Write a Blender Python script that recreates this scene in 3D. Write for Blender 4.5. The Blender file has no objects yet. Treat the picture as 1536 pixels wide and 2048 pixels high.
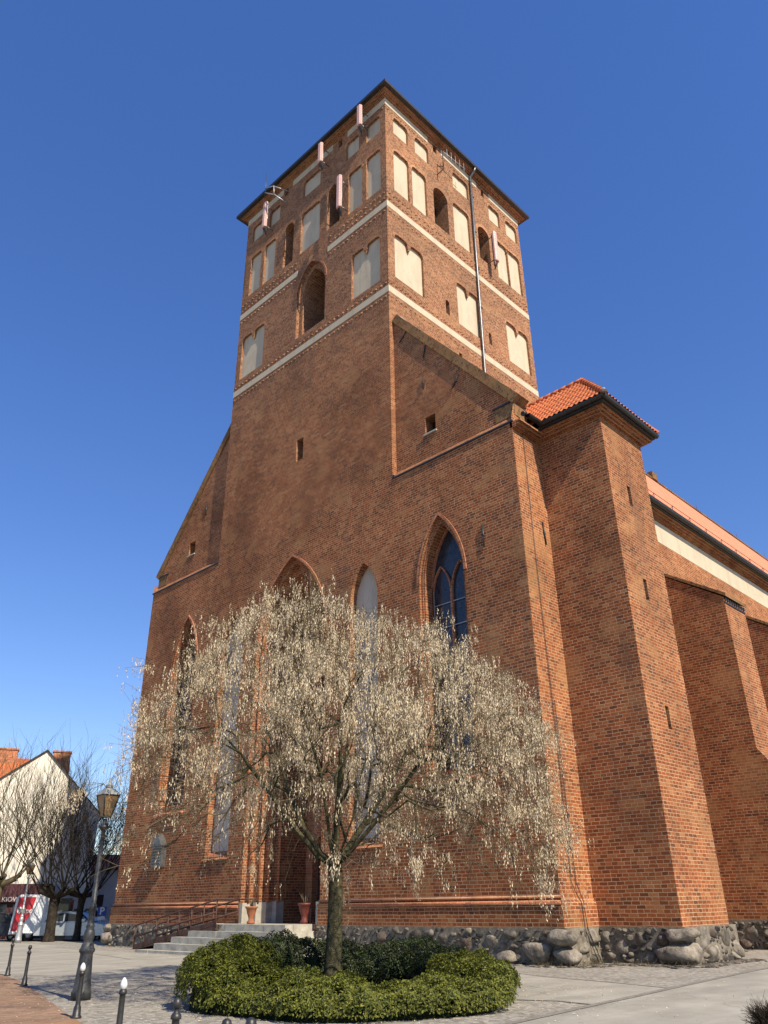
import bpy, bmesh, math, random
import numpy as np
from mathutils import Vector, Matrix, geometry, noise

random.seed(7); np.random.seed(7)
SC = bpy.context.scene
COL = SC.collection
R = math.radians

# ------------------------------------------------------------------ camera, sky, sun, exposure
cam_d = bpy.data.cameras.new('camera'); cam = bpy.data.objects.new('camera', cam_d); COL.objects.link(cam)
cam_d.sensor_fit = 'VERTICAL'; cam_d.sensor_height = 24.0; cam_d.sensor_width = 18.0
cam_d.lens = 1563.74/2048*24; cam_d.clip_start = 0.1; cam_d.clip_end = 3000
cr, cu, cf = Vector((.69965,-.71436,-.01291)), Vector((-.31227,-.32199,.89376)), Vector((.64263,.62129,.44836))
M = Matrix((cr, cu, -cf)).transposed().to_4x4(); M.translation = Vector((-21.465,-20.206,1.6))
cam.matrix_world = M
SC.camera = cam

SUN_EL = 44.5
sun_h = Vector((-.165,-.986,0)).normalized()
sun_dir = Vector((sun_h.x*math.cos(R(SUN_EL)), sun_h.y*math.cos(R(SUN_EL)), math.sin(R(SUN_EL))))
w = bpy.data.worlds.new('World'); SC.world = w; w.use_nodes = True
nt = w.node_tree; bg = nt.nodes['Background']
sky = nt.nodes.new('ShaderNodeTexSky'); sky.sky_type = 'NISHITA'; sky.sun_disc = False
sky.sun_elevation = R(SUN_EL); sky.sun_rotation = math.atan2(sun_h.x, sun_h.y)
sky.altitude = 20; sky.air_density = 1.0; sky.dust_density = 0.05; sky.ozone_density = 3.0
hs_ = nt.nodes.new('ShaderNodeHueSaturation'); hs_.inputs['Saturation'].default_value = 1.42; hs_.inputs['Value'].default_value = 1.0; hs_.inputs['Hue'].default_value = .519; gm_ = nt.nodes.new('ShaderNodeGamma'); gm_.inputs[1].default_value = .76
nt.links.new(sky.outputs[0], gm_.inputs[0]); nt.links.new(gm_.outputs[0], hs_.inputs['Color']); nt.links.new(hs_.outputs[0], bg.inputs[0]); bg.inputs[1].default_value = 0.165
sd = bpy.data.lights.new('sun', 'SUN'); sd.energy = 5.0; sd.angle = R(.53); sd.color = (1.0,.885,.71)
so = bpy.data.objects.new('sun', sd); COL.objects.link(so); so.location = (0,0,60)
so.rotation_euler = (-sun_dir).to_track_quat('-Z','Y').to_euler()
SC.view_settings.view_transform = 'Standard'; SC.view_settings.look = 'None'
SC.view_settings.exposure = 0.62; SC.view_settings.gamma = 1.0; SC.view_settings.use_curve_mapping = False

# ------------------------------------------------------------------ materials
def new_mat(name, rough=.85, spec=.3):
    m = bpy.data.materials.new(name); m.use_nodes = True
    b = m.node_tree.nodes['Principled BSDF']; b.inputs['Roughness'].default_value = rough
    b.inputs['Specular IOR Level'].default_value = spec
    return m, m.node_tree, b
def nd(nt, t, **kw):
    n = nt.nodes.new(t)
    for k, v in kw.items(): setattr(n, k, v)
    return n
def lk(nt, a, b): nt.links.new(a, b)
def ramp(nt, fac, stops, interp='LINEAR'):
    r = nd(nt, 'ShaderNodeValToRGB'); r.color_ramp.interpolation = interp
    e = r.color_ramp.elements
    while len(e) < len(stops): e.new(.5)
    for el, (p, c) in zip(e, stops): el.position = p; el.color = (*c, 1)
    lk(nt, fac, r.inputs[0]); return r.outputs[0]
def mix(nt, fac, a, b, mode='MIX'):
    n = nd(nt, 'ShaderNodeMix', data_type='RGBA', blend_type=mode)
    for i, x in ((0, fac), (6, a), (7, b)):
        if hasattr(x, 'links'): lk(nt, x, n.inputs[i])
        elif i == 0: n.inputs[0].default_value = x
        else: n.inputs[i].default_value = (*x, 1)
    return n.outputs[2]
def noise_n(nt, vec, scale, detail=4, rough=.55, w=None):
    n = nd(nt, 'ShaderNodeTexNoise'); n.inputs['Scale'].default_value = scale
    n.inputs['Detail'].default_value = detail; n.inputs['Roughness'].default_value = rough
    if vec is not None: lk(nt, vec, n.inputs['Vector'])
    return n.outputs[0]
def mth(nt, op, a, b=None):
    n = nd(nt, 'ShaderNodeMath', operation=op)
    for i, x in enumerate((a, b)):
        if x is None: continue
        if hasattr(x, 'links'): lk(nt, x, n.inputs[i])
        else: n.inputs[i].default_value = x
    return n.outputs[0]
def mrange(nt, v, a, b, c=0., d=1.):
    n = nd(nt, 'ShaderNodeMapRange'); lk(nt, v, n.inputs[0])
    for i, x in zip((1,2,3,4), (a,b,c,d)): n.inputs[i].default_value = x
    return n.outputs[0]
def bump(nt, b, h, strength=.5, dist=.02):
    n = nd(nt, 'ShaderNodeBump'); n.inputs['Strength'].default_value = strength; n.inputs['Distance'].default_value = dist
    lk(nt, h, n.inputs['Height']); lk(nt, n.outputs[0], b.inputs['Normal'])
def coords(nt, which='Object'):
    return nd(nt, 'ShaderNodeTexCoord').outputs[which]
def scaled(nt, vec, s, loc=(0,0,0)):
    n = nd(nt, 'ShaderNodeMapping'); lk(nt, vec, n.inputs[0]); n.inputs['Scale'].default_value = s; n.inputs['Location'].default_value = loc
    return n.outputs[0]

def brick_mat(name, bw=.285, rh=.106, mort=.011, tints=None, mortar=(.48,.345,.22), old=True, bstr=.24):
    m, nt, b = new_mat(name, .95, .06)
    uv = coords(nt, 'UV'); ob = coords(nt, 'Object')
    # hand-laid courses: wobble the coordinates a little
    wob = nd(nt, 'ShaderNodeTexNoise'); wob.inputs['Scale'].default_value = 1.3; wob.inputs['Detail'].default_value = 2; lk(nt, ob, wob.inputs['Vector'])
    sub = nd(nt, 'ShaderNodeVectorMath', operation='SUBTRACT'); lk(nt, wob.outputs['Color'], sub.inputs[0]); sub.inputs[1].default_value = (.5,.5,.5)
    mul = nd(nt, 'ShaderNodeVectorMath', operation='MULTIPLY'); lk(nt, sub.outputs[0], mul.inputs[0]); mul.inputs[1].default_value = (.10,.035,0)
    wob2 = nd(nt, 'ShaderNodeTexNoise'); wob2.inputs['Scale'].default_value = 9; lk(nt, ob, wob2.inputs['Vector'])
    sub2 = nd(nt, 'ShaderNodeVectorMath', operation='SUBTRACT'); lk(nt, wob2.outputs['Color'], sub2.inputs[0]); sub2.inputs[1].default_value = (.5,.5,.5)
    mul2 = nd(nt, 'ShaderNodeVectorMath', operation='MULTIPLY'); lk(nt, sub2.outputs[0], mul2.inputs[0]); mul2.inputs[1].default_value = (.03,.018,0)
    a1 = nd(nt, 'ShaderNodeVectorMath'); lk(nt, uv, a1.inputs[0]); lk(nt, mul.outputs[0], a1.inputs[1])
    a2 = nd(nt, 'ShaderNodeVectorMath'); lk(nt, a1.outputs[0], a2.inputs[0]); lk(nt, mul2.outputs[0], a2.inputs[1])
    def bt():
        t = nd(nt, 'ShaderNodeTexBrick'); lk(nt, a2.outputs[0], t.inputs['Vector'])
        t.inputs['Scale'].default_value = 1; t.inputs['Brick Width'].default_value = bw; t.inputs['Row Height'].default_value = rh
        t.inputs['Mortar Size'].default_value = mort; t.inputs['Mortar Smooth'].default_value = .35; t.inputs['Bias'].default_value = 0
        t.offset = .5; t.offset_frequency = 2; t.squash = .72; t.squash_frequency = 3
        return t
    t = bt(); t.inputs['Color1'].default_value = (0,0,0,1); t.inputs['Color2'].default_value = (1,1,1,1); t.inputs['Mortar'].default_value = (.5,.5,.5,1)
    tints = tints or [(0,(.125,.048,.026)),(.05,(.165,.056,.026)),(.25,(.215,.068,.026)),(.5,(.255,.080,.030)),(.74,(.285,.094,.035)),(.9,(.315,.124,.048)),(1,(.34,.16,.068))]
    bc = ramp(nt, t.outputs['Color'], tints)
    # each brick mottled
    fine = noise_n(nt, ob, 22, 3, .6)
    bc = mix(nt, .55, bc, mix(nt, 1, bc, ramp(nt, fine, [(.3,(.72,.70,.70)),(.7,(1.25,1.22,1.18))]), 'MULTIPLY'))
    mc = mix(nt, mrange(nt, noise_n(nt, ob, 1.7, 3), .35, .7), mortar, tuple(x*.62 for x in mortar))
    c = mix(nt, t.outputs['Fac'], bc, mc)
    # burnt and sooty bricks come in clusters
    clus = mrange(nt, noise_n(nt, ob, .8, 4, .65), .50, .72)
    burnt = mth(nt, 'MULTIPLY', mth(nt, 'LESS_THAN', t.outputs['Color'], .42), clus)
    burnt = mth(nt, 'MULTIPLY', burnt, mth(nt, 'SUBTRACT', 1.0, t.outputs['Fac']))
    c = mix(nt, mth(nt, 'MULTIPLY', burnt, .40), c, (.085,.055,.040))
    # repair patches and weathering with their own shapes
    big = noise_n(nt, ob, .22, 5, .6)
    c = mix(nt, 1, c, ramp(nt, big, [(.30,(.62,.61,.62)),(.5,(.96,.95,.94)),(.68,(1.20,1.16,1.10))]), 'MULTIPLY')
    pat = mrange(nt, noise_n(nt, scaled(nt, ob, (.55,.55,.9), (3,7,1)), 1.0, 2, .4), .60, .66)
    c = mix(nt, mth(nt, 'MULTIPLY', pat, .42), c, (.36,.19,.085))
    salt = mth(nt, 'MULTIPLY', mrange(nt, noise_n(nt, scaled(nt, ob, (.35,.35,.35), (11,5,2)), 1.0, 7, .72), .60, .74), .34)
    c = mix(nt, salt, c, (.40,.26,.15))
    soot = mth(nt, 'MULTIPLY', mrange(nt, noise_n(nt, scaled(nt, ob, (.16,.16,.22), (4,9,5)), 1.0, 6, .66), .52, .68), .5)
    c = mix(nt, soot, c, mix(nt, .5, c, (.085,.05,.034)))
    st = noise_n(nt, scaled(nt, ob, (1.1,1.1,.10)), 1.0, 5, .65)
    c = mix(nt, mth(nt, 'MULTIPLY', mrange(nt, st, .56, .74), .45), c, (.10,.072,.055))
    if old:
        sep = nd(nt, 'ShaderNodeSeparateXYZ'); lk(nt, ob, sep.inputs[0])
        hi = mrange(nt, mth(nt, 'ADD', sep.outputs[2], mth(nt, 'MULTIPLY', big, 6)), 24, 34)
        c = mix(nt, mth(nt, 'MULTIPLY', hi, .36), c, mix(nt, t.outputs['Fac'], ramp(nt, t.outputs['Color'], [(0,(.085,.05,.034)),(.35,(.165,.082,.048)),(.7,(.225,.115,.066)),(1,(.30,.175,.105))]), (.50,.405,.29)))
        gre = mrange(nt, noise_n(nt, ob, .5, 6, .7), .55, .75)
        c = mix(nt, mth(nt, 'MULTIPLY', gre, .42), c, (.125,.075,.042))
    lk(nt, c, b.inputs['Base Color'])
    h = mth(nt, 'ADD', mth(nt, 'MULTIPLY', mth(nt, 'SUBTRACT', 1.0, t.outputs['Fac']), .6), mth(nt, 'MULTIPLY', noise_n(nt, ob, 30, 4, .7), .6))
    h = mth(nt, 'ADD', h, mth(nt, 'MULTIPLY', t.outputs['Color'], .35))
    bump(nt, b, h, bstr, .013)
    return m

def noisy(name, c1, c2, scale=3., rough=.85, spec=.25, bs=.3, bd=.01, bscale=None, detail=5, lo=.35, hi=.65, metallic=0.):
    m, nt, b = new_mat(name, rough, spec); ob = coords(nt)
    lk(nt, ramp(nt, noise_n(nt, ob, scale, detail, .6), [(lo,c1),(hi,c2)]), b.inputs['Base Color'])
    b.inputs['Metallic'].default_value = metallic
    if bs: bump(nt, b, noise_n(nt, ob, bscale or scale*6, 4, .65), bs, bd)
    return m
def island(name, cols, rough=.8, spec=.25, nscale=8., var=.35, bs=.6, bd=.03, trans=0.):
    """colour that differs from loose piece to loose piece"""
    m, nt, b = new_mat(name, rough, spec); g = nd(nt, 'ShaderNodeNewGeometry'); ob = coords(nt)
    c = ramp(nt, g.outputs['Random Per Island'], [(i/(len(cols)-1), x) for i, x in enumerate(cols)])
    if var: c = mix(nt, 1, c, ramp(nt, noise_n(nt, ob, nscale, 5, .65), [(.3,(1-var,)*3),(.7,(1+var,)*3)]), 'MULTIPLY')
    lk(nt, c, b.inputs['Base Color'])
    if bs: bump(nt, b, noise_n(nt, ob, nscale*1.6, 6, .7), bs, bd)
    if trans:
        tb = nd(nt, 'ShaderNodeBsdfTranslucent'); lk(nt, c, tb.inputs[0]); ms = nd(nt, 'ShaderNodeMixShader'); ms.inputs[0].default_value = trans
        lk(nt, b.outputs[0], ms.inputs[1]); lk(nt, tb.outputs[0], ms.inputs[2])
        lk(nt, ms.outputs[0], nt.nodes['Material Output'].inputs['Surface'])
    return m
def plain(name, c, rough=.5, spec=.4, metallic=0.):
    return noisy(name, tuple(x*.88 for x in c), tuple(min(1,x*1.08) for x in c), 7, rough, spec, .08, .004, metallic=metallic)

MAT = {}
MAT['brick'] = brick_mat('brick')
MAT['brick_red'] = brick_mat('brick_red', tints=[(0,(.24,.085,.05)),(.3,(.36,.12,.06)),(.7,(.43,.15,.075)),(1,(.46,.2,.10))], old=False)
MAT['brick_trim'] = brick_mat('brick_trim', bw=.14, rh=.105, tints=[(0,(.20,.09,.06)),(.3,(.31,.125,.066)),(.7,(.37,.16,.085)),(1,(.42,.21,.12))], old=False)
MAT['coping'] = brick_mat('coping_brick', bw=.12, rh=.14, tints=[(0,(.11,.06,.03)),(.4,(.20,.105,.045)),(.8,(.25,.135,.055)),(1,(.22,.15,.055))], mortar=(.28,.2,.13), old=False)
def plaster(name, c, dirt):
    m, nt, b = new_mat(name, .95, .1); ob = coords(nt)
    n1 = noise_n(nt, ob, .7, 5, .6); n2 = noise_n(nt, scaled(nt, ob, (2.2,2.2,.35)), 1.0, 6, .65); n3 = noise_n(nt, ob, 6, 4, .6)
    col = mix(nt, mrange(nt, n1, .35, .7), c, tuple(x*.93 for x in c))
    col = mix(nt, mth(nt, 'MULTIPLY', mrange(nt, n2, .48, .74), .6), col, dirt)
    col = mix(nt, .18, col, ramp(nt, n3, [(.3,tuple(x*.8 for x in c)),(.7,c)]))
    ck = nd(nt, 'ShaderNodeTexVoronoi', feature='DISTANCE_TO_EDGE'); ck.inputs['Scale'].default_value = .9
    wn = nd(nt, 'ShaderNodeTexNoise'); wn.inputs['Scale'].default_value = 2.2; wn.inputs['Detail'].default_value = 6; lk(nt, ob, wn.inputs['Vector'])
    wa = nd(nt, 'ShaderNodeVectorMath'); lk(nt, ob, wa.inputs[0]); lk(nt, wn.outputs['Color'], wa.inputs[1]); lk(nt, wa.outputs[0], ck.inputs['Vector'])
    crk = mth(nt, 'MULTIPLY', mth(nt, 'SUBTRACT', 1.0, mrange(nt, ck.outputs['Distance'], .002, .014)), mrange(nt, noise_n(nt, ob, .5, 3), .48, .6))
    col = mix(nt, mth(nt, 'MULTIPLY', crk, .5), col, dirt)
    ptc = mrange(nt, noise_n(nt, scaled(nt, ob, (1,1,1), (5,2,8)), 1.1, 3, .5), .54, .58)
    col = mix(nt, mth(nt, 'MULTIPLY', ptc, .22), col, tuple(x*.74 for x in c))
    lk(nt, col, b.inputs['Base Color']); bump(nt, b, noise_n(nt, ob, 14, 5, .6), .35, .012)
    return m
MAT['plaster'] = plaster('cream_plaster', (.53,.455,.335), (.30,.25,.18))
MAT['plaster_grey'] = plaster('grey_plaster', (.52,.465,.375), (.33,.29,.23))
MAT['dark'] = plain('inside_shade', (.018,.016,.015), .9, .1)  # near-black for backing sheets; shade inside the openings put into the colour
MAT['wood_dark'] = noisy('dark_wood', (.035,.022,.015), (.07,.045,.03), 4, .7)
MAT['metal_black'] = noisy('black_metal', (.012,.012,.012), (.03,.029,.027), 9, .45, .5, .1, .002)
MAT['metal_grey'] = noisy('grey_metal', (.10,.105,.11), (.19,.19,.19), 6, .42, .5, .1, .002, metallic=.6)
MAT['lamp_paint'] = noisy('lamp_paint', (.022,.024,.027), (.05,.052,.055), 6, .5, .4, .15, .003)
MAT['zinc'] = noisy('zinc', (.30,.32,.34), (.42,.43,.43), 5, .45, .5, .05, .002, metallic=.5)
MAT['rust'] = noisy('rust_paint', (.055,.028,.021), (.10,.048,.034), 9, .65, .3, .25, .003)
MAT['stone_step'] = noisy('step_stone', (.28,.265,.22), (.42,.40,.34), 3.2, .9, .15, .3, .006)
MAT['boulder'] = island('boulder', [(.055,.048,.04),(.12,.104,.083),(.045,.043,.04),(.18,.156,.125),(.115,.083,.063),(.065,.063,.06),(.23,.20,.16),(.095,.087,.075)], .9, .2, 4, .6, 1.0, .06)
MAT['base_mortar'] = noisy('base_mortar', (.12,.105,.082), (.24,.21,.165), 5, .95, .1, .7, .03)
def tile_mat(name, c, wave=True):
    m, nt, b = new_mat(name, .75, .25); uv = coords(nt, 'UV'); ob = coords(nt)
    t = nd(nt, 'ShaderNodeTexBrick'); lk(nt, uv, t.inputs['Vector']); t.offset = 0
    for k, v in (('Scale',1),('Brick Width',.22),('Row Height',.33),('Mortar Size',.012),('Mortar Smooth',.5)): t.inputs[k].default_value = v
    t.inputs['Color1'].default_value = (0,0,0,1); t.inputs['Color2'].default_value = (1,1,1,1)
    col = ramp(nt, t.outputs['Color'], [(0,tuple(x*.80 for x in c)),(.5,c),(1,tuple(min(1,x*1.13) for x in c))])
    col = mix(nt, mth(nt, 'MULTIPLY', mrange(nt, noise_n(nt, ob, .5, 5), .5, .75), .35), col, tuple(x*.62 for x in c))
    lk(nt, mix(nt, mth(nt, 'MULTIPLY', t.outputs['Fac'], .5), col, tuple(x*.35 for x in c)), b.inputs['Base Color'])
    bump(nt, b, mth(nt, 'SUBTRACT', 1.0, t.outputs['Fac']), .6, .03)
    return m
MAT['tile'] = tile_mat('clay_tile', (.46,.135,.05))
MAT['tile_main'] = tile_mat('nave_tile', (.58,.225,.115))
MAT['glass'] = None
def glass_mat():
    m, nt, b = new_mat('leaded_glass', .18, .6); uv = coords(nt, 'UV'); ob = coords(nt)
    v = nd(nt, 'ShaderNodeTexBrick'); lk(nt, uv, v.inputs['Vector']); v.offset = .5
    for k, x in (('Scale',1),('Brick Width',.16),('Row Height',.2),('Mortar Size',.012)): v.inputs[k].default_value = x
    v.inputs['Color1'].default_value = (0,0,0,1); v.inputs['Color2'].default_value = (1,1,1,1)
    c = ramp(nt, v.outputs['Color'], [(0,(.010,.016,.028)),(.5,(.02,.03,.045)),(1,(.035,.04,.05))])
    lk(nt, mix(nt, v.outputs['Fac'], c, (.03,.03,.03)), b.inputs['Base Color'])
    bump(nt, b, mth(nt, 'ADD', noise_n(nt, ob, 3.5, 2), v.outputs['Color']), .35, .03)
    return m
MAT['glass'] = glass_mat()
MAT['pane'] = plain('window_pane', (.03,.04,.05), .12, .6)
# ground
def setts_mat():
    m, nt, b = new_mat('granite_setts', .9, .2); ob = coords(nt)
    v = nd(nt, 'ShaderNodeTexVoronoi', feature='DISTANCE_TO_EDGE'); v.inputs['Scale'].default_value = 11; v.inputs['Randomness'].default_value = .55; lk(nt, ob, v.inputs['Vector'])
    v2 = nd(nt, 'ShaderNodeTexVoronoi', feature='F1'); v2.inputs['Scale'].default_value = 11; v2.inputs['Randomness'].default_value = .55; lk(nt, ob, v2.inputs['Vector'])
    sp = nd(nt, 'ShaderNodeSeparateColor'); lk(nt, v2.outputs['Color'], sp.inputs[0])
    c = ramp(nt, sp.outputs[0], [(0,(.165,.155,.13)),(.4,(.25,.236,.205)),(.8,(.31,.29,.25)),(1,(.36,.34,.295))])
    c = mix(nt, 1, c, ramp(nt, noise_n(nt, ob, .6, 6, .6), [(.3,(.80,.79,.77)),(.7,(1.12,1.11,1.10))]), 'MULTIPLY')
    j = mrange(nt, v.outputs['Distance'], .0, .09)
    c = mix(nt, j, (.23,.215,.18), c)
    lk(nt, c, b.inputs['Base Color']); bump(nt, b, mth(nt, 'ADD', j, mth(nt, 'MULTIPLY', noise_n(nt, ob, 40, 3), .5)), .45, .012)
    return m
def slab_mat():
    m, nt, b = new_mat('path_slab', .92, .15); ob = coords(nt)
    c = ramp(nt, noise_n(nt, ob, 1.1, 7, .62), [(.3,(.25,.236,.20)),(.55,(.305,.29,.25)),(.75,(.35,.333,.29))])
    c = mix(nt, 1, c, ramp(nt, noise_n(nt, scaled(nt, ob, (.5,1.6,1)), .8, 4, .5), [(.35,(.86,.86,.85)),(.65,(1.07,1.07,1.06))]), 'MULTIPLY')
    c = mix(nt, mth(nt, 'MULTIPLY', mrange(nt, noise_n(nt, ob, 55, 2, .8), .55, .75), .3), c, (.2,.19,.165))
    cr_ = nd(nt, 'ShaderNodeTexVoronoi', feature='DISTANCE_TO_EDGE'); cr_.inputs['Scale'].default_value = .42
    wv = nd(nt, 'ShaderNodeTexNoise'); wv.inputs['Scale'].default_value = 1.2; wv.inputs['Detail'].default_value = 6; lk(nt, ob, wv.inputs['Vector'])
    ad = nd(nt, 'ShaderNodeVectorMath'); lk(nt, ob, ad.inputs[0]); sc3 = nd(nt, 'ShaderNodeVectorMath', operation='SCALE'); sc3.inputs['Scale'].default_value = .9; lk(nt, wv.outputs['Color'], sc3.inputs[0]); lk(nt, sc3.outputs[0], ad.inputs[1]); lk(nt, ad.outputs[0], cr_.inputs['Vector'])
    crack = mth(nt, 'SUBTRACT', 1.0, mrange(nt, cr_.outputs['Distance'], .002, .010))
    c = mix(nt, mth(nt, 'MULTIPLY', crack, mth(nt, 'MULTIPLY', mrange(nt, noise_n(nt, ob, .35, 3), .45, .62), .65)), c, (.15,.14,.12))
    c = mix(nt, mth(nt, 'MULTIPLY', mrange(nt, noise_n(nt, scaled(nt, ob, (1,1,1), (7,3,0)), .9, 6, .7), .57, .70), .35), c, (.21,.195,.165))
    lk(nt, c, b.inputs['Base Color']); bump(nt, b, noise_n(nt, ob, 60, 4, .7), .3, .006)
    return m
MAT['setts'] = setts_mat(); MAT['slab'] = slab_mat()
MAT['joint'] = noisy('drain_stone', (.15,.14,.12), (.24,.225,.195), 9, .95, .1, .4, .01)
MAT['paver'] = brick_mat('clay_paver', bw=.2, rh=.1, mort=.006, tints=[(0,(.205,.135,.095)),(.5,(.255,.168,.115)),(1,(.295,.20,.14))], mortar=(.25,.205,.16), old=False, bstr=.3)
MAT['bark'] = noisy('bark', (.05,.042,.028), (.14,.12,.085), 9, .95, .1, .9, .03, bscale=30)
MAT['bark_green'] = noisy('limb_bark', (.032,.029,.016), (.10,.09,.05), 7, .95, .1, 1.0, .04, bscale=22)
MAT['bark_dark'] = noisy('dark_bark', (.016,.013,.010), (.05,.040,.030), 7, .95, .1, .6, .02)
MAT['twig'] = noisy('twig', (.075,.06,.034), (.15,.12,.07), 5, .9, .15, 0)
MAT['twig_olive'] = noisy('olive_twig', (.075,.062,.034), (.145,.118,.068), 2, .9, .15, 0)
MAT['seed'] = island('seed', [(.20,.145,.085),(.70,.585,.40),(.44,.345,.215),(.84,.73,.53),(.62,.51,.34),(.28,.21,.125),(.78,.66,.47)], .8, .2, 8, 0, 0, trans=.22)
MAT['leaf'] = island('box_leaf', [(.026,.038,.006),(.076,.096,.011),(.145,.155,.017),(.045,.060,.009),(.20,.20,.026),(.105,.12,.013)], .55, .35, 3, .3, 0, trans=.25)
MAT['leaf_shaded'] = island('shaded_box_leaf', [(.014,.026,.008),(.03,.045,.011),(.045,.06,.014),(.02,.034,.009)], .5, .4, 3, .3, 0, trans=.15)  # darker copy of the box leaf; the back hedge's shade is in the colour
MAT['hedge_core'] = noisy('hedge_core', (.008,.012,.005), (.02,.026,.01), 8, .95, .1, .6, .05)
MAT['terracotta'] = noisy('terracotta', (.26,.095,.048), (.34,.135,.07), 8, .8, .2, .1, .003)
MAT['pot_red'] = noisy('dark_red_pot', (.10,.025,.02), (.15,.04,.03), 8, .5, .3, .1, .003)
MAT['white'] = plain('white_paint', (.62,.61,.58), .4, .4)
MAT['silver'] = plain('silver_paint', (.42,.47,.52), .25, .6, .3)
MAT['van_white'] = plain('van_white', (.66,.69,.72), .3, .5)
MAT['red'] = plain('red_paint', (.42,.02,.03), .35, .5)
MAT['black'] = plain('black_paint', (.015,.015,.017), .35, .5)
MAT['navy'] = plain('dark_blue_paint', (.02,.025,.04), .25, .6)
MAT['rubber'] = plain('rubber', (.02,.02,.02), .8, .2)
MAT['blue_sign'] = plain('blue_sign', (.015,.06,.30), .4, .5)
MAT['cream_wall'] = noisy('cream_render', (.70,.655,.55), (.78,.735,.63), .8, .95, .1, .2, .01)
MAT['grey_wall'] = noisy('grey_render', (.50,.50,.49), (.62,.62,.60), .8, .95, .1, .2, .01)
MAT['plum'] = noisy('plum_board', (.075,.028,.032), (.115,.045,.048), 3, .6, .3, .1, .003)
MAT['canvas'] = plain('white_canvas', (.70,.62,.60), .9, .1)
MAT['amber'] = noisy('amber_glass', (.20,.12,.05), (.34,.22,.11), 3, .35, .5, .05, .003)
MAT['verdigris'] = noisy('weathered_cap', (.15,.16,.155), (.26,.27,.26), 12, .6, .4, .2, .004)
def antenna_mat():
    m, nt, b = new_mat('antenna_cover', .6, .3); uv = coords(nt, 'UV')
    t = nd(nt, 'ShaderNodeTexBrick'); lk(nt, uv, t.inputs['Vector'])
    for k, x in (('Scale',1),('Brick Width',.22),('Row Height',.105),('Mortar Size',.018)): t.inputs[k].default_value = x
    t.inputs['Color1'].default_value = (.50,.22,.19,1); t.inputs['Color2'].default_value = (.56,.29,.25,1); t.inputs['Mortar'].default_value = (.68,.55,.50,1)
    lk(nt, t.outputs['Color'], b.inputs['Base Color']); return m
MAT['antenna'] = antenna_mat()

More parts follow.
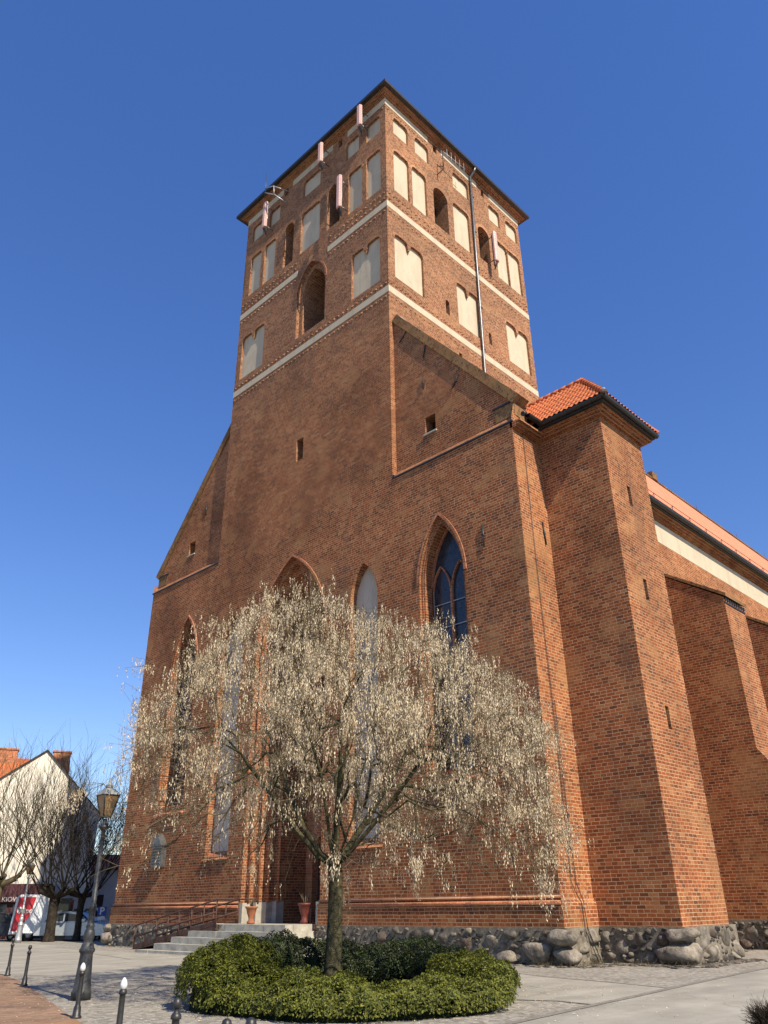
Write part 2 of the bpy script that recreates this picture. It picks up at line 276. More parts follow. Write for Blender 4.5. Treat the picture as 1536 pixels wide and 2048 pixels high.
# ------------------------------------------------------------------ mesh building
class MB:
    def __init__(s): s.v = []; s.f = []; s.m = []; s.sm = []
    def add(s, vs, fs, mi=0, smooth=False):
        o = len(s.v); s.v += [tuple(v) for v in vs]
        for f in fs: s.f.append([o+i for i in f]); s.m.append(mi); s.sm.append(smooth)
    def poly(s, pts, N=None, mi=0):
        pts = [Vector(p) for p in pts]
        if N is not None:
            n = geometry.normal(pts) if len(pts) > 2 else Vector((0,0,1))
            if n.dot(Vector(N)) < 0: pts = pts[::-1]
        s.add(pts, [list(range(len(pts)))], mi)
    def box(s, a, b, mi=0):
        (x0,y0,z0), (x1,y1,z1) = [min(p,q) for p,q in zip(a,b)], [max(p,q) for p,q in zip(a,b)]
        vs = [(x0,y0,z0),(x1,y0,z0),(x1,y1,z0),(x0,y1,z0),(x0,y0,z1),(x1,y0,z1),(x1,y1,z1),(x0,y1,z1)]
        s.add(vs, [(0,3,2,1),(4,5,6,7),(0,1,5,4),(1,2,6,5),(2,3,7,6),(3,0,4,7)], mi)
    def obox(s, c, ax, ay, az, mi=0):
        c, ax, ay, az = map(Vector, (c, ax, ay, az))
        vs = [c+ax*i+ay*j+az*k for k in (-1,1) for (i,j) in ((-1,-1),(1,-1),(1,1),(-1,1))]
        s.add(vs, [(0,3,2,1),(4,5,6,7),(0,1,5,4),(1,2,6,5),(2,3,7,6),(3,0,4,7)], mi)
    def prism(s, poly, ext, mi=0):
        """poly: 3-D points, ext: extrusion vector"""
        p = [Vector(q) for q in poly]; e = Vector(ext); n = len(p)
        if geometry.normal(p).dot(e) > 0: p = p[::-1]
        s.add(p + [q+e for q in p], [list(range(n)), list(range(2*n-1, n-1, -1))] + [[(i+1)%n, i, n+i, n+(i+1)%n] for i in range(n)], mi)
    def tube(s, pts, rad, sides=6, mi=0, cap=True, smooth=True):
        pts = [Vector(p) for p in pts]; n = len(pts)
        if not isinstance(rad, (list, tuple)): rad = [rad]*n
        vs = []; up = None
        for i, p in enumerate(pts):
            d = (pts[min(i+1,n-1)] - pts[max(i-1,0)])
            if d.length < 1e-9: d = Vector((0,0,1))
            d.normalize()
            if up is None: up = d.orthogonal().normalized()
            else:
                up = up - d*up.dot(d)
                up = d.orthogonal().normalized() if up.length < 1e-6 else up.normalized()
            w = d.cross(up)
            for k in range(sides):
                a = 2*math.pi*k/sides; vs.append(p + (up*math.cos(a) + w*math.sin(a))*rad[i])
        fs = [[i*sides+k, i*sides+(k+1)%sides, (i+1)*sides+(k+1)%sides, (i+1)*sides+k] for i in range(n-1) for k in range(sides)]
        s.add(vs, fs, mi, smooth)
        if cap:
            o = len(s.v) - len(vs)
            s.f.append([o+k for k in range(sides)][::-1]); s.m.append(mi); s.sm.append(False)
            s.f.append([o+(n-1)*sides+k for k in range(sides)]); s.m.append(mi); s.sm.append(False)
    def lathe(s, prof, c=(0,0,0), sides=16, mi=0, smooth=True):
        c = Vector(c); vs = []; n = len(prof)
        for r, z in prof:
            for k in range(sides):
                a = 2*math.pi*k/sides; vs.append(c + Vector((r*math.cos(a), r*math.sin(a), z)))
        fs = [[i*sides+k, i*sides+(k+1)%sides, (i+1)*sides+(k+1)%sides, (i+1)*sides+k] for i in range(n-1) for k in range(sides)]
        s.add(vs, fs, mi, smooth)
    def build(s, name, mats, parent=None, loc=None):
        me = bpy.data.meshes.new(name)
        me.from_pydata(s.v, [], s.f)
        if not isinstance(mats, (list, tuple)): mats = [mats]
        for m in mats: me.materials.append(MAT[m] if isinstance(m, str) else m)
        me.polygons.foreach_set('material_index', s.m); me.polygons.foreach_set('use_smooth', s.sm)
        uvl = me.uv_layers.new(name='UVMap')
        # box-free planar UVs in metres: u along the level line of the face, v up its slope
        nf = len(me.polygons)
        nor = np.zeros(nf*3); me.polygons.foreach_get('normal', nor); nor = nor.reshape(-1,3)
        co = np.zeros(len(me.vertices)*3); me.vertices.foreach_get('co', co); co = co.reshape(-1,3)
        lv = np.zeros(len(me.loops), int); me.loops.foreach_get('vertex_index', lv)
        lt = np.zeros(nf, int); me.polygons.foreach_get('loop_total', lt)
        U = np.stack([-nor[:,1], nor[:,0], np.zeros(nf)], 1); L = np.linalg.norm(U, axis=1)
        flat = L < .05; U[flat] = (1,0,0); U /= np.maximum(np.linalg.norm(U, axis=1), 1e-9)[:,None]
        V = np.cross(nor, U); V[flat] = (0,1,0)
        fi = np.repeat(np.arange(nf), lt); P = co[lv]
        uv = np.stack([(P*U[fi]).sum(1), (P*V[fi]).sum(1)], 1)
        uvl.data.foreach_set('uv', uv.astype(np.float32).ravel())
        me.validate(); me.update()
        o = bpy.data.objects.new(name, me); COL.objects.link(o)
        if parent is not None: o.parent = parent
        if loc is not None: o.location = loc
        return o

def tag(o, label=None, cat=None, group=None, kind=None):
    for k, v in (('label',label),('category',cat),('group',group),('kind',kind)):
        if v: o[k] = v
    return o
def empty(name, loc=(0,0,0), rz=0.):
    o = bpy.data.objects.new(name, None); COL.objects.link(o); o.location = loc; o.rotation_euler = (0,0,rz); o.empty_display_size = .3
    return o
def copy_tree(o, parent=None):
    c = o.copy(); COL.objects.link(c)
    if parent is not None: c.parent = parent
    for ch in list(o.children): copy_tree(ch, c)
    return c

# ---- walls with openings
def pip(p, poly):
    x, y = p; ins = False; n = len(poly); j = n-1
    for i in range(n):
        xi, yi = poly[i]; xj, yj = poly[j]
        if (yi > y) != (yj > y) and x < (xj-xi)*(y-yi)/(yj-yi)+xi: ins = not ins
        j = i
    return ins
def fill(outline, holes):
    vs = []; es = []
    for lp in [outline]+holes:
        o = len(vs); vs += [Vector(p) for p in lp]; n = len(lp); es += [(o+i, o+(i+1)%n) for i in range(n)]
    rv, re, rf, *_ = geometry.delaunay_2d_cdt(vs, es, [], 0, 1e-5)
    tri = []
    for f in rf:
        c = sum((rv[i] for i in f), Vector((0,0)))/len(f)
        if pip(c, outline) and not any(pip(c, h) for h in holes): tri.append(f)
    return rv, tri
def wall(mb, mp, N, outline, holes, mi=0):
    """holes: list of orders [(poly, depth), ...]; poly k runs back to depth k, then a ring to poly k+1"""
    N = Vector(N); rv, tri = fill(outline, [h[0][0] for h in holes])
    for f in tri: mb.poly([mp(rv[i].x, rv[i].y, 0) for i in f], N, mi)
    for h in holes:
        d0 = 0
        for k, (poly, d1) in enumerate(h):
            n = len(poly); c = Vector((sum(p[0] for p in poly)/n, sum(p[1] for p in poly)/n))
            nxt = h[k+1][0] if k+1 < len(h) else None
            for i in range(n):
                p, q = poly[i], poly[(i+1)%n]
                if abs(p[0]-q[0])+abs(p[1]-q[1]) < 1e-6: continue
                A = mp(p[0],p[1],d0); mid = (Vector(A)+Vector(mp(q[0],q[1],d1)))/2
                cc = Vector(mp(c.x,c.y,(d0+d1)/2))
                e = Vector((q[0]-p[0], q[1]-p[1])); nn = Vector((-e.y, e.x))
                if pip((Vector(p)+Vector(q))/2 + nn.normalized()*1e-3, poly) is False: nn = -nn
                N3 = Vector(mp(nn.x,nn.y,0)) - Vector(mp(0,0,0))
                mb.poly([mp(p[0],p[1],d0), mp(q[0],q[1],d0), mp(q[0],q[1],d1), mp(p[0],p[1],d1)], N3, mi)
                if nxt: mb.poly([mp(p[0],p[1],d1), mp(q[0],q[1],d1), mp(*nxt[(i+1)%n],d1), mp(*nxt[i],d1)], N, mi)
            d0 = d1
def flat_poly(name, mp, N, poly, d, mat, parent):
    mb = MB(); rv, tri = fill(poly, [])
    for f in tri: mb.poly([mp(rv[i].x, rv[i].y, d) for i in f], N)
    return mb.build(name, mat, parent)
def rect(u0,u1,z0,z1): return [(u0,z0),(u1,z0),(u1,z1),(u0,z1)]
def pointed(c,h,z0,zs,za,n=9):
    r = za-zs; Rr = (r*r+h*h)/(2*h); a1 = math.acos(max(-1,min(1,(Rr-h)/Rr)))
    p = [(c-h,z0),(c+h,z0)]
    p += [(c+h-Rr+Rr*math.cos(a1*i/n), zs+Rr*math.sin(a1*i/n)) for i in range(n)] + [(c,za)]
    p += [(c-h+Rr-Rr*math.cos(a1*i/n), zs+Rr*math.sin(a1*i/n)) for i in range(n-1,-1,-1)]
    return p
def arched(u0,u1,z0,zs,za,n=10,pw=1.0):
    c, h = (u0+u1)/2, (u1-u0)/2
    return [(u0,z0),(u1,z0)] + [(c+h*math.cos(math.pi*i/n), zs+(za-zs)*math.sin(math.pi*i/n)**pw) for i in range(n+1)]
def cusped(u0,u1,z0,zs,za,tip):
    """low basket arch of stepped bricks with a small cusp in the middle"""
    c, h = (u0+u1)/2, (u1-u0)/2; p = [(u0,z0),(u1,z0),(u1,zs)]
    prof = [(1.,0),(.95,.55),(.83,.88),(.60,1.),(.25,1.),(.10,.97),(.0,tip),(-.10,.97),(-.25,1.),(-.60,1.),(-.83,.88),(-.95,.55),(-1.,0)]
    return p + [(c+h*a, zs+(za-zs)*b) for a, b in prof[1:]]
def bifora(u0,u1,z0,zs,za,zp):
    c = (u0+u1)/2; q = (u1-u0)/4; hw = .10
    def arc(cc, hh): return [(cc+hh*a, zs+(za-zs)*b) for a, b in ((1,0),(.96,.5),(.84,.84),(.5,1),(0,1.02),(-.5,1),(-.84,.84),(-.96,.5),(-1,0))]
    h1 = (u1-c-hw)/2; h2 = (c-hw-u0)/2
    p = [(u0,z0),(u1,z0)] + arc(c+hw+h1, h1) + [(c+hw*.55,zp+.02),(c,zp-.08),(c-hw*.55,zp+.02)] + arc(c-hw-h2, h2)
    return p

# ------------------------------------------------------------------ ground
def sheet(name, pts, z, mat):
    mb = MB(); rv, tri = fill(pts, [])
    for f in tri: mb.poly([(rv[i].x, rv[i].y, z) for i in f], (0,0,1))
    o = mb.build(name, mat); o['kind'] = 'structure'; return o
g = MB(); g.poly([(-900,-900,0),(900,-900,0),(900,900,0),(-900,900,0)], (0,0,1)); tag(g.build('ground','setts'), kind='structure')
road_edge = [(-10.6,-11.97),(-9.3,-11.86),(-7.5,-11.70),(-5.9,-11.58),(-4.2,-11.42),(-1.36,-11.19),(.8,-11.02),(1.96,-11.0),(9,-11.4),(30,-12.2)]
sheet('road', road_edge + [(30,-60),(-60,-60),(-60,-16.5),(-21,-13.4),(-14,-12.3)], .004, 'slab')
sheet('path', [(-4.25,-11.35),(-7.55,-11.62),(-7.5,-10.9),(-7.75,-10.2),(-8.5,-7.5),(-7.8,-4.6),(-6.0,-2.4),(-3.2,3.0),(-2.6,-6.0),(-3.35,-7.9),(-3.75,-9.8)], .004, 'slab')
sheet('plaza', [(-3.2,3.0),(-6.0,-2.4),(-9.5,0.5),(-11.0,5.0),(-6,30),(-1.3,29),(-1.3,19.7),(-2.7,19.5),(-3.0,12)], .0045, 'slab')
def strip(name, pts, wd, z, mat):
    mb = MB()
    for a, b in zip(pts[:-1], pts[1:]):
        a, b = Vector((*a,z)), Vector((*b,z)); n = (b-a).cross(Vector((0,0,1))).normalized()*wd/2
        mb.poly([a-n,b-n,b+n,a+n], (0,0,1))
    o = mb.build(name, mat); o['kind'] = 'structure'; return o
strip('drain_channel', road_edge, .16, .012, 'joint')
strip('path_edging', [(-2.65,-6.0),(-3.35,-7.9),(-3.75,-9.8),(-4.2,-11.35)], .10, .009, 'joint')
strip('path_edging', [(-7.72,-9.6),(-7.75,-10.2),(-7.5,-10.9),(-7.6,-11.6)], .09, .0095, 'joint')
strip('path_edging', [(-5.6,18.6),(-4.0,14.0),(-5.3,8.0)], .07, .010, 'joint')
sheet('pavement', [(-10.2,9),(-10.93,5.13),(-11.6,2.24),(-12.65,-1.11),(-13.94,-5.1),(-14.5,-6.9),(-15.6,-9.4),(-24,-9),(-40,10),(-14,40)], .006, 'paver')

# ------------------------------------------------------------------ church
church = tag(empty('church'), 'tall Gothic red brick church with a square tower and cream blind windows', 'church')
TL = 12.85                       # tower side
YR, YL = -6.29, 19.39            # ends of the west front
ZL = 18.0                        # ledge of the west front
SET = .27                        # gables stand back from the front
mapW = lambda u, z, d: Vector((d, u, z))
mapS = lambda u, z, d: Vector((u, d, z))
NW, NS = (-1,0,0), (0,-1,0)

# --- openings, west face (u = y)
Wp = []                          # blind panels (poly, depth)
for a, b in ((.42,1.52),(2.14,3.22),(5.5,7.1),(9.37,10.44),(11.1,12.25)): Wp.append(cusped(a,b,40.55,41.62,41.95,.80))
for a, b in ((.43,1.54),(1.89,3.0),(5.44,7.16),(9.63,10.75),(11.07,12.18)): Wp.append(cusped(a,b,36.0,38.86,39.2,.82))
for a, b in ((.57,2.68),(10.2,12.4)): Wp.append(bifora(a,b,29.62,32.36,32.72,32.22))
Wdark = [arched(3.70,4.78,36.15,38.85,39.4), arched(7.85,8.77,36.0,38.85,39.35), rect(3.58,3.92,42.22,42.9), rect(8.64,9.0,42.22,42.9)]
Wbig = [(pointed(5.98,1.22,29.7,32.7,34.62),.20),(pointed(5.98,1.07,29.75,32.7,34.42),.20),(pointed(5.98,.93,29.8,32.7,34.22),1.8)]
Wslit = rect(6.15,6.68,21.62,22.88)
portal = [(pointed(6.6,2.45,.97,12.2,16.4),.22),(pointed(6.6,2.28,.97,12.2,16.1),.50),(pointed(6.6,2.0,.97,12.2,15.65),.80),(pointed(6.6,1.72,.97,12.2,15.2),1.10),(pointed(6.6,1.45,.97,12.2,14.7),2.6)]
winS = [(pointed(-2.45,1.13,5.6,12.7,15.35),.10),(pointed(-2.45,1.05,5.66,12.7,15.2),.14),(pointed(-2.45,.97,5.7,12.7,15.05),.66)]
winN = [(pointed(15.25,1.13,5.9,12.7,15.55),.10),(pointed(15.25,1.05,5.96,12.7,15.4),.14),(pointed(15.25,.97,6.0,12.7,15.25),.66)]
lanS = [(pointed(1.80,.80,3.55,13.0,14.6),.36)]
lanN = [(pointed(11.05,.86,3.55,13.0,14.6),.36)]
out = [(YR,0),(YL,0),(YL,ZL),(TL,ZL),(TL,43.0),(0,43.0),(0,ZL),(YR,ZL)]
holes = [[(p,.14)] for p in Wp] + [[(p,1.3)] for p in Wdark] + [Wbig, [(Wslit,.8)], portal, winS, winN, lanS, lanN]
mb = MB(); wall(mb, mapW, NW, out, holes)
# weathering of the ledge, returns of the tower above it
for y0, y1 in ((YR-.0,0.),(TL,YL)):
    mb.poly([(0,y0,ZL),(0,y1,ZL),(SET,y1,ZL+.38),(SET,y0,ZL+.38)], (-1,0,.6))
mb.build('west_wall', 'brick', church)
# --- south face of the tower
Sp = []
for a, b in ((.64,1.86),(2.46,3.66),(5.9,7.42),(9.5,10.66),(11.32,12.55)): Sp.append(cusped(a,b,40.62,41.67,42.0,.80))
for a, b in ((.6,1.84),(2.1,3.32),(5.72,7.25),(9.92,11.14),(11.2,12.48)): Sp.append(cusped(a,b,36.05,38.9,39.24,.82))
for a, b in ((.5,2.72),(5.52,7.52),(10.15,12.4)): Sp.append(bifora(a,b,29.8,32.46,32.8,32.3))
Sdark = [arched(3.94,5.22,36.1,38.65,39.25), arched(8.1,9.22,36.4,38.7,39.2), rect(4.14,4.48,42.2,42.85), rect(8.83,9.12,42.2,42.85), arched(4.46,4.78,29.88,30.7,30.85), arched(8.25,8.52,29.95,30.65,30.8), rect(5.34,5.6,27.35,27.75)]
mb = MB(); wall(mb, mapS, NS, [(0,18.2),(TL,18.2),(TL,43.0),(0,43.0)], [[(p,.14)] for p in Sp] + [[(p,.9)] for p in Sdark])
mb.poly([(0,TL,18),(TL,TL,18),(TL,TL,43),(0,TL,43)], (0,1,0)); mb.poly([(TL,0,18),(TL,TL,18),(TL,TL,43),(TL,0,43)], (1,0,0))
mb.build('tower_wall', 'brick', church)
for p in Wp: flat_poly('blind_panel', mapW, NW, p, .138, 'plaster', church)
for p in Sp: flat_poly('blind_panel', mapS, NS, p, .138, 'plaster', church)
for p in Wdark: flat_poly('sound_opening', mapW, NW, p, 1.28, 'dark', church)
for p in Sdark: flat_poly('sound_opening', mapS, NS, p, .88, 'dark', church)
flat_poly('sound_opening', mapW, NW, Wbig[2][0], 1.78, 'dark', church)
o = flat_poly('slit_window', mapW, NW, Wslit, .5, 'dark', church)
flat_poly('blind_lancet', mapW, NW, lanS[0][0], .355, 'plaster_grey', church)
flat_poly('blind_lancet', mapW, NW, lanN[0][0], .355, 'plaster_grey', church)
# sills of the blind lancets
for c in (1.80, 11.05): mb = MB(); mb.prism([(-.10,c-.95,3.42),(.34,c-.95,3.78),(.34,c-.95,3.42)], (0,1.9,0)); mb.build('lancet_sill', 'brick_red', church)
# flat south return of the front between ledge and gable (sunlit strip) and its coping
# --- arch bricks set on edge round the tower openings
def arch_trim(mb, mp, pts, N, w=.16, proud=.012):
    pts = [Vector(p) for p in pts]; n = len(pts); c = sum(pts, Vector((0,0)))/n
    outp = []
    for i, p in enumerate(pts):
        t = (pts[min(i+1,n-1)]-pts[max(i-1,0)]).normalized(); nn = Vector((-t.y,t.x))
        if nn.dot(p-(c-Vector((0,1.5)))) < 0: nn = -nn
        outp.append(p+nn*w)
    for i in range(n-1):
        a, b, c1, d = pts[i], pts[i+1], outp[i+1], outp[i]
        mb.poly([mp(a.x,a.y,-proud), mp(b.x,b.y,-proud), mp(c1.x,c1.y,-proud), mp(d.x,d.y,-proud)], N)
        mb.poly([mp(c1.x,c1.y,-proud), mp(d.x,d.y,-proud), mp(d.x,d.y,.01), mp(c1.x,c1.y,.01)])
for P, mp, N in ((Wp, mapW, NW), (Sp, mapS, NS)):
    for p in P:
        mb = MB()
        tp = [q for q in p if q[1] >= p[2][1]-1e-6]
        if len(p) < 20: tp = [q for q in tp if not abs(q[0]-(p[0][0]+p[1][0])/2) < .02]
        arch_trim(mb, mp, tp, N, .15); mb.build('arch_trim', 'brick_trim', church)
for P, mp, N in ((Wdark[:2], mapW, NW), (Sdark[:2], mapS, NS)):
    for p in P: mb = MB(); arch_trim(mb, mp, p[2:], N, .22); mb.build('arch_trim', 'brick_trim', church)
for p in (portal[0][0], winS[0][0], winN[0][0], Wbig[0][0]):
    mb = MB(); arch_trim(mb, mapW, p[2:], NW, .11, .05); mb.build('hood_mould', 'brick_red', church)

# --- plaster bands, toothed brick friezes
mb = MB(); pr = .015
def band(z0, z1, wsegs, ssegs):
    for a, b in wsegs: mb = MB(); mb.box((-pr,a,z0),(.02,b,z1)); mb.build('plaster_band', 'plaster', church)
    for a, b in ssegs: mb = MB(); mb.box((a,-pr,z0),(b,.02,z1)); mb.build('plaster_band', 'plaster', church)
band(28.55,28.95, [(-pr,TL+pr)], [(.021,TL+pr)])
band(34.40,34.80, [(-pr,4.66),(7.28,TL+pr)], [(.021,TL+pr)])
band(42.50,43.0, [(-pr,3.1),(4.4,8.15),(9.12,TL+pr)], [(.021,3.65),(4.88,8.35),(9.65,TL+pr)])
def teeth(z, wsegs, ssegs, sp=.34):
    for segs, m in ((wsegs, lambda u,d,zz: (d,u,zz)), (ssegs, lambda u,d,zz: (u,d,zz))):
        for a, b in segs:
            mb = MB(); n = int((b-a)/sp)
            for i in range(n):
                u = a+(i+.5)*(b-a)/n; mb.prism([m(u,-.05,z),m(u-.08,0,z),m(u+.08,0,z)], (0,0,.085))
                if i%2 == 0: mb.box(m(u-.17,-.018,z+.088), m(u+.17,.004,z+.12))
            mb.build('toothed_frieze', 'brick_trim', church)
full = [(0.,TL)]
for z in (28.25,29.12): teeth(z, full, full)
for z in (34.08,): teeth(z, [(0,4.6),(7.3,TL)], full)
for z in (34.98,35.4): teeth(z, [(0,4.6),(7.3,TL)], full)
for z in (42.2,): teeth(z, [(0,3.2),(4.3,8.2),(9.2,TL)], [(0,3.7),(4.9,8.4),(9.6,TL)])
# --- cornice, roof of the tower
mb = MB()
for k in range(4):
    e = .07+.105*k; z0 = 43.0+.065*k; z1 = z0+.065
    if k < 3 or True:
        mb.box((-e,-e,z0),(TL+e,0.6,z1)); mb.box((-e,TL-.6,z0),(TL+e,TL+e,z1)); mb.box((-e,.6,z0),(.6,TL-.6,z1)); mb.box((TL-.6,.6,z0),(TL+e,TL-.6,z1))
mb.build('tower_cornice', 'brick', church)
mb = MB(); e = .62
mb.box((-e,-e,43.262),(TL+e,TL+e,43.47))
c = (TL/2,TL/2,47.0); q = [(-e,-e,43.47),(TL+e,-e,43.47),(TL+e,TL+e,43.47),(-e,TL+e,43.47)]
for i in range(4): mb.poly([q[i], q[(i+1)%4], c])
mb.build('tower_roof', 'metal_black', church)
# --- downpipe on the tower
mb = MB(); mb.tube([(7.62,-.55,43.25),(7.62,-.45,43.05),(7.6,-.13,42.75),(7.5,-.12,35),(7.38,-.12,27.35),(7.36,-.2,27.05),(7.5,-.3,26.95)], .075, 8)
for z in (41,38,35,32,29): mb.box((7.38+(z-27)*.014,-.2,z),(7.56+(z-27)*.014,.02,z+.05))
mb.build('downpipe', 'metal_grey', church)

# --- gables of the aisles, standing back; coping on their rakes
def gable(y0, y1, za, zb, hole, nm):
    mb = MB(); a, b = (y0, y1)
    wall(mb, lambda u,z,d: Vector((SET+d,u,z)), NW, [(a,18.3),(b,18.3),(b,zb),(a,za)] if a < b else [(b,18.3),(a,18.3),(a,za),(b,zb)], [[(hole,.6)]])
    mb.build('gable_wall', 'brick', church)
    flat_poly('gable_window', lambda u,z,d: Vector((SET+d,u,z)), NW, hole, .5, 'dark', church)
    hb = MB(); hb.box((SET-.07, hole[0][0]-.06, hole[0][1]-.07),(SET+.3, hole[1][0]+.06, hole[0][1]-.002)); hb.build('window_sill', 'stone_step', church)
    cb = MB(); t = .62
    L = Vector((0, y1-y0, zb-za)).normalized()
    up = Vector((0,-L.z,L.y)); up = up if up.z > 0 else -up
    p = [Vector((SET-.10, y0, za)), Vector((SET-.10, y1, zb))]
    cb.prism([p[0]-up*.02, p[1]-up*.02, p[1]+up*t*.62, p[0]+up*t*.62], (.75,0,0))
    # kneeler block at the foot
    s = 1 if y1 > y0 else -1
    cb.box((SET-.02, y1-.9*s, zb-.55),(SET+.8, y1+.02*s, zb+.12))
    cb.build('gable_coping', 'coping', church)
gable(0.0, YR, 26.75, 18.95, rect(-2.32,-1.74,19.55,20.38), 'S')
gable(TL, YL, 26.75, 18.95, rect(15.82,16.42,19.55,20.35), 'N')
mb = MB()   # dark edge of the ledge and lead strips
for y0, y1 in ((YR-.04,.0),(TL,YL+.05)): mb.box((-.05,y0,ZL-.05),(.06,y1,ZL+.02))
mb.box((SET-.06,YR-.05,19.02),(SET+.8,YR+1.0,19.09))
mb.box((SET-.06,YL-1.0,19.02),(SET+.8,YL+.05,19.09))
mb.build('ledge_flashing', 'metal_black', church)
mb = MB(); mb.tube([(SET+.4,-.06,27.25),(12.8,-.06,27.2)], .05, 6)
mb.tube([(SET+.3,-.10,27.0),(SET+.3,-3.2,23.15),(SET+.3,-6.2,19.5)], .03, 5)
mb.build('roof_flashing', 'zinc', church)

# --- aisle and nave: south wall, frieze, cornice, gutter, roof
XN = 76.0
mb = MB()
mb.poly([(0,YR,.0),(1.77,YR,.0),(1.77,YR,18.2),(0,YR,18.2)], NS)
mb.poly([(0,YR,18.2),(SET+.8,YR,18.2),(SET+.8,YR,19.05),(SET,YR,19.05)], NS)
mb.poly([(4.86,YR,0),(XN,YR,0),(XN,YR,17.62),(4.86,YR,17.62)], NS)
mb.poly([(0,YL,0),(XN,YL,0),(XN,YL,18.5),(0,YL,18.5)], (0,1,0))
mb.poly([(XN,YR,0),(XN,YL,0),(XN,YL,18.0),(XN,6.43,36),(XN,YR,18.0)], (1,0,0))
mb.build('aisle_wall', 'brick', church)
mb = MB(); mb.box((4.9,YR-.012,16.48),(XN,YR+.02,17.62)); mb.build('plaster_frieze', 'plaster', church)
mb = MB()
for k in range(4):
    mb.box((4.88,YR-.06-.11*k,17.62+.085*k),(XN,YR+.1,17.705+.085*k))
    mb.box((.0,YR-.05-.11*k,17.62+.085*k),(1.75,YR+.1,17.705+.085*k)) if k > 0 else None
mb.build('eaves_cornice', 'brick', church)
mb = MB()
def gutter(a, b, r=.12):
    a, b = Vector(a), Vector(b); d = (b-a).normalized(); s = d.cross(Vector((0,0,1)))
    vs = []; n = 8
    for p in (a, b):
        for k in range(n+1):
            t = math.pi*k/n; vs.append(p - s*r*math.cos(t) - Vector((0,0,r*math.sin(t))))
    mb.add(vs, [[k,k+1,n+2+k,n+1+k] for k in range(n)], 0, True)
    mb.add([p+o for p in (a,b) for o in (-s*r, s*r, s*r+Vector((0,0,.03)), -s*r+Vector((0,0,.03)))], [[0,1,5,4],[1,2,6,5],[2,3,7,6],[3,0,4,7],[0,3,2,1],[4,5,6,7]])
gutter((4.95,-6.86,18.10),(XN,-6.86,18.10)); gutter((.35,-6.78,18.22),(1.3,-6.78,18.22))
mb.box((4.95,-6.78,17.96),(XN,-6.3,18.06))
mb.tube([(.25,-6.75,18.25),(.1,-6.75,18.15)], .1, 8)
mb.build('gutter', 'metal_black', church)
mb = MB(); s = 1.42
mb.poly([(12.9,-6.8,18.12),(XN+.4,-6.8,18.12),(XN+.4,6.43,18.12+s*13.23),(12.9,6.43,18.12+s*13.23)], (0,-1,1))
mb.poly([(12.9,19.66,18.12),(XN+.4,19.66,18.12),(XN+.4,6.43,18.12+s*13.23),(12.9,6.43,18.12+s*13.23)], (0,1,1))
mb.poly([(SET+.6,-6.8,18.12),(12.9,-6.8,18.12),(12.9,0,26.4),(SET+.6,0,26.4)], (0,-1,1))
mb.poly([(SET+.6,19.66,18.12),(12.9,19.66,18.12),(12.9,TL,26.4),(SET+.6,TL,26.4)], (0,1,1))
mb.build('main_roof', 'tile_main', church)
mb = MB(); zr = 18.12+s*13.23
for i in range(140):
    x = 13.2+i*.45; mb.tube([(x,6.43,zr+.02),(x+.46,6.43,zr+.06)], .17, 6)
mb.box((42.1,6.2,zr),(43.1,6.7,zr+.75))
for x in (30,42.6,52,62,70): mb.tube([(x,6.43,zr),(x,6.43,zr+1.1)], .02, 4)
mb.build('roof_ridge', 'coping', church)
mb = MB()
for i in range(36):
    x = 5.3+i*1.9; mb.tube([(x,-6.55,18.35),(x,-6.62,18.85)], .018, 4); mb.tube([(x,-6.35,18.6),(x,-6.62,18.85)], .012, 4)
for z in (18.62,18.85): mb.tube([(5.3,-6.60,z),(72,-6.60,z)], .014, 4)
mb.build('snow_guard', 'rust', church)

# --- stair turret
X1, X2, YB = 1.77, 4.86, -8.99
tur = None
mb = MB(); slits = [rect(3.04,3.28,z0,z1) for z0, z1 in ((14.5,15.3),(10.85,11.62),(6.48,7.22))]
wall(mb, lambda u,z,d: Vector((u,YB+d,z)), NS, [(X1,0),(X2,0),(X2,17.9),(X1,17.9)], [[(p,.5)] for p in slits])
mb.poly([(X1,YR,0),(X1,YB,0),(X1,YB,17.9),(X1,YR,17.9)], NW); mb.poly([(X2,YR,0),(X2,YB,0),(X2,YB,17.9),(X2,YR,17.9)], (1,0,0))
tur = mb.build('stair_turret', 'brick', church)
for p in slits: flat_poly('slit_window', lambda u,z,d: Vector((u,YB+d,z)), NS, p, .45, 'dark', tur)
mb = MB()
for k in range(4):
    e = .04+.105*k; z0 = 17.72+.075*k; mb.box((X1-e,YB-e,z0),(X2+e,YR-.02,z0+.075))
mb.build('turret_cornice', 'brick', tur)
mb = MB(); e = .53
mb.box((X1-e+.05,YB-e+.05,18.02),(X2+e-.15,YR-.05,18.10))
gutter((X1-e,YR-.4,18.20),(X1-e,YB-e-.06,18.20),.11); gutter((X1-e-.06,YB-e,18.20),(X2+e-.04,YB-e,18.20),.11); gutter((X2+e-.1,YB-e,18.2),(X2+e-.1,YR-.1,18.2),.11)
mb.build('turret_gutter', 'metal_black', tur)
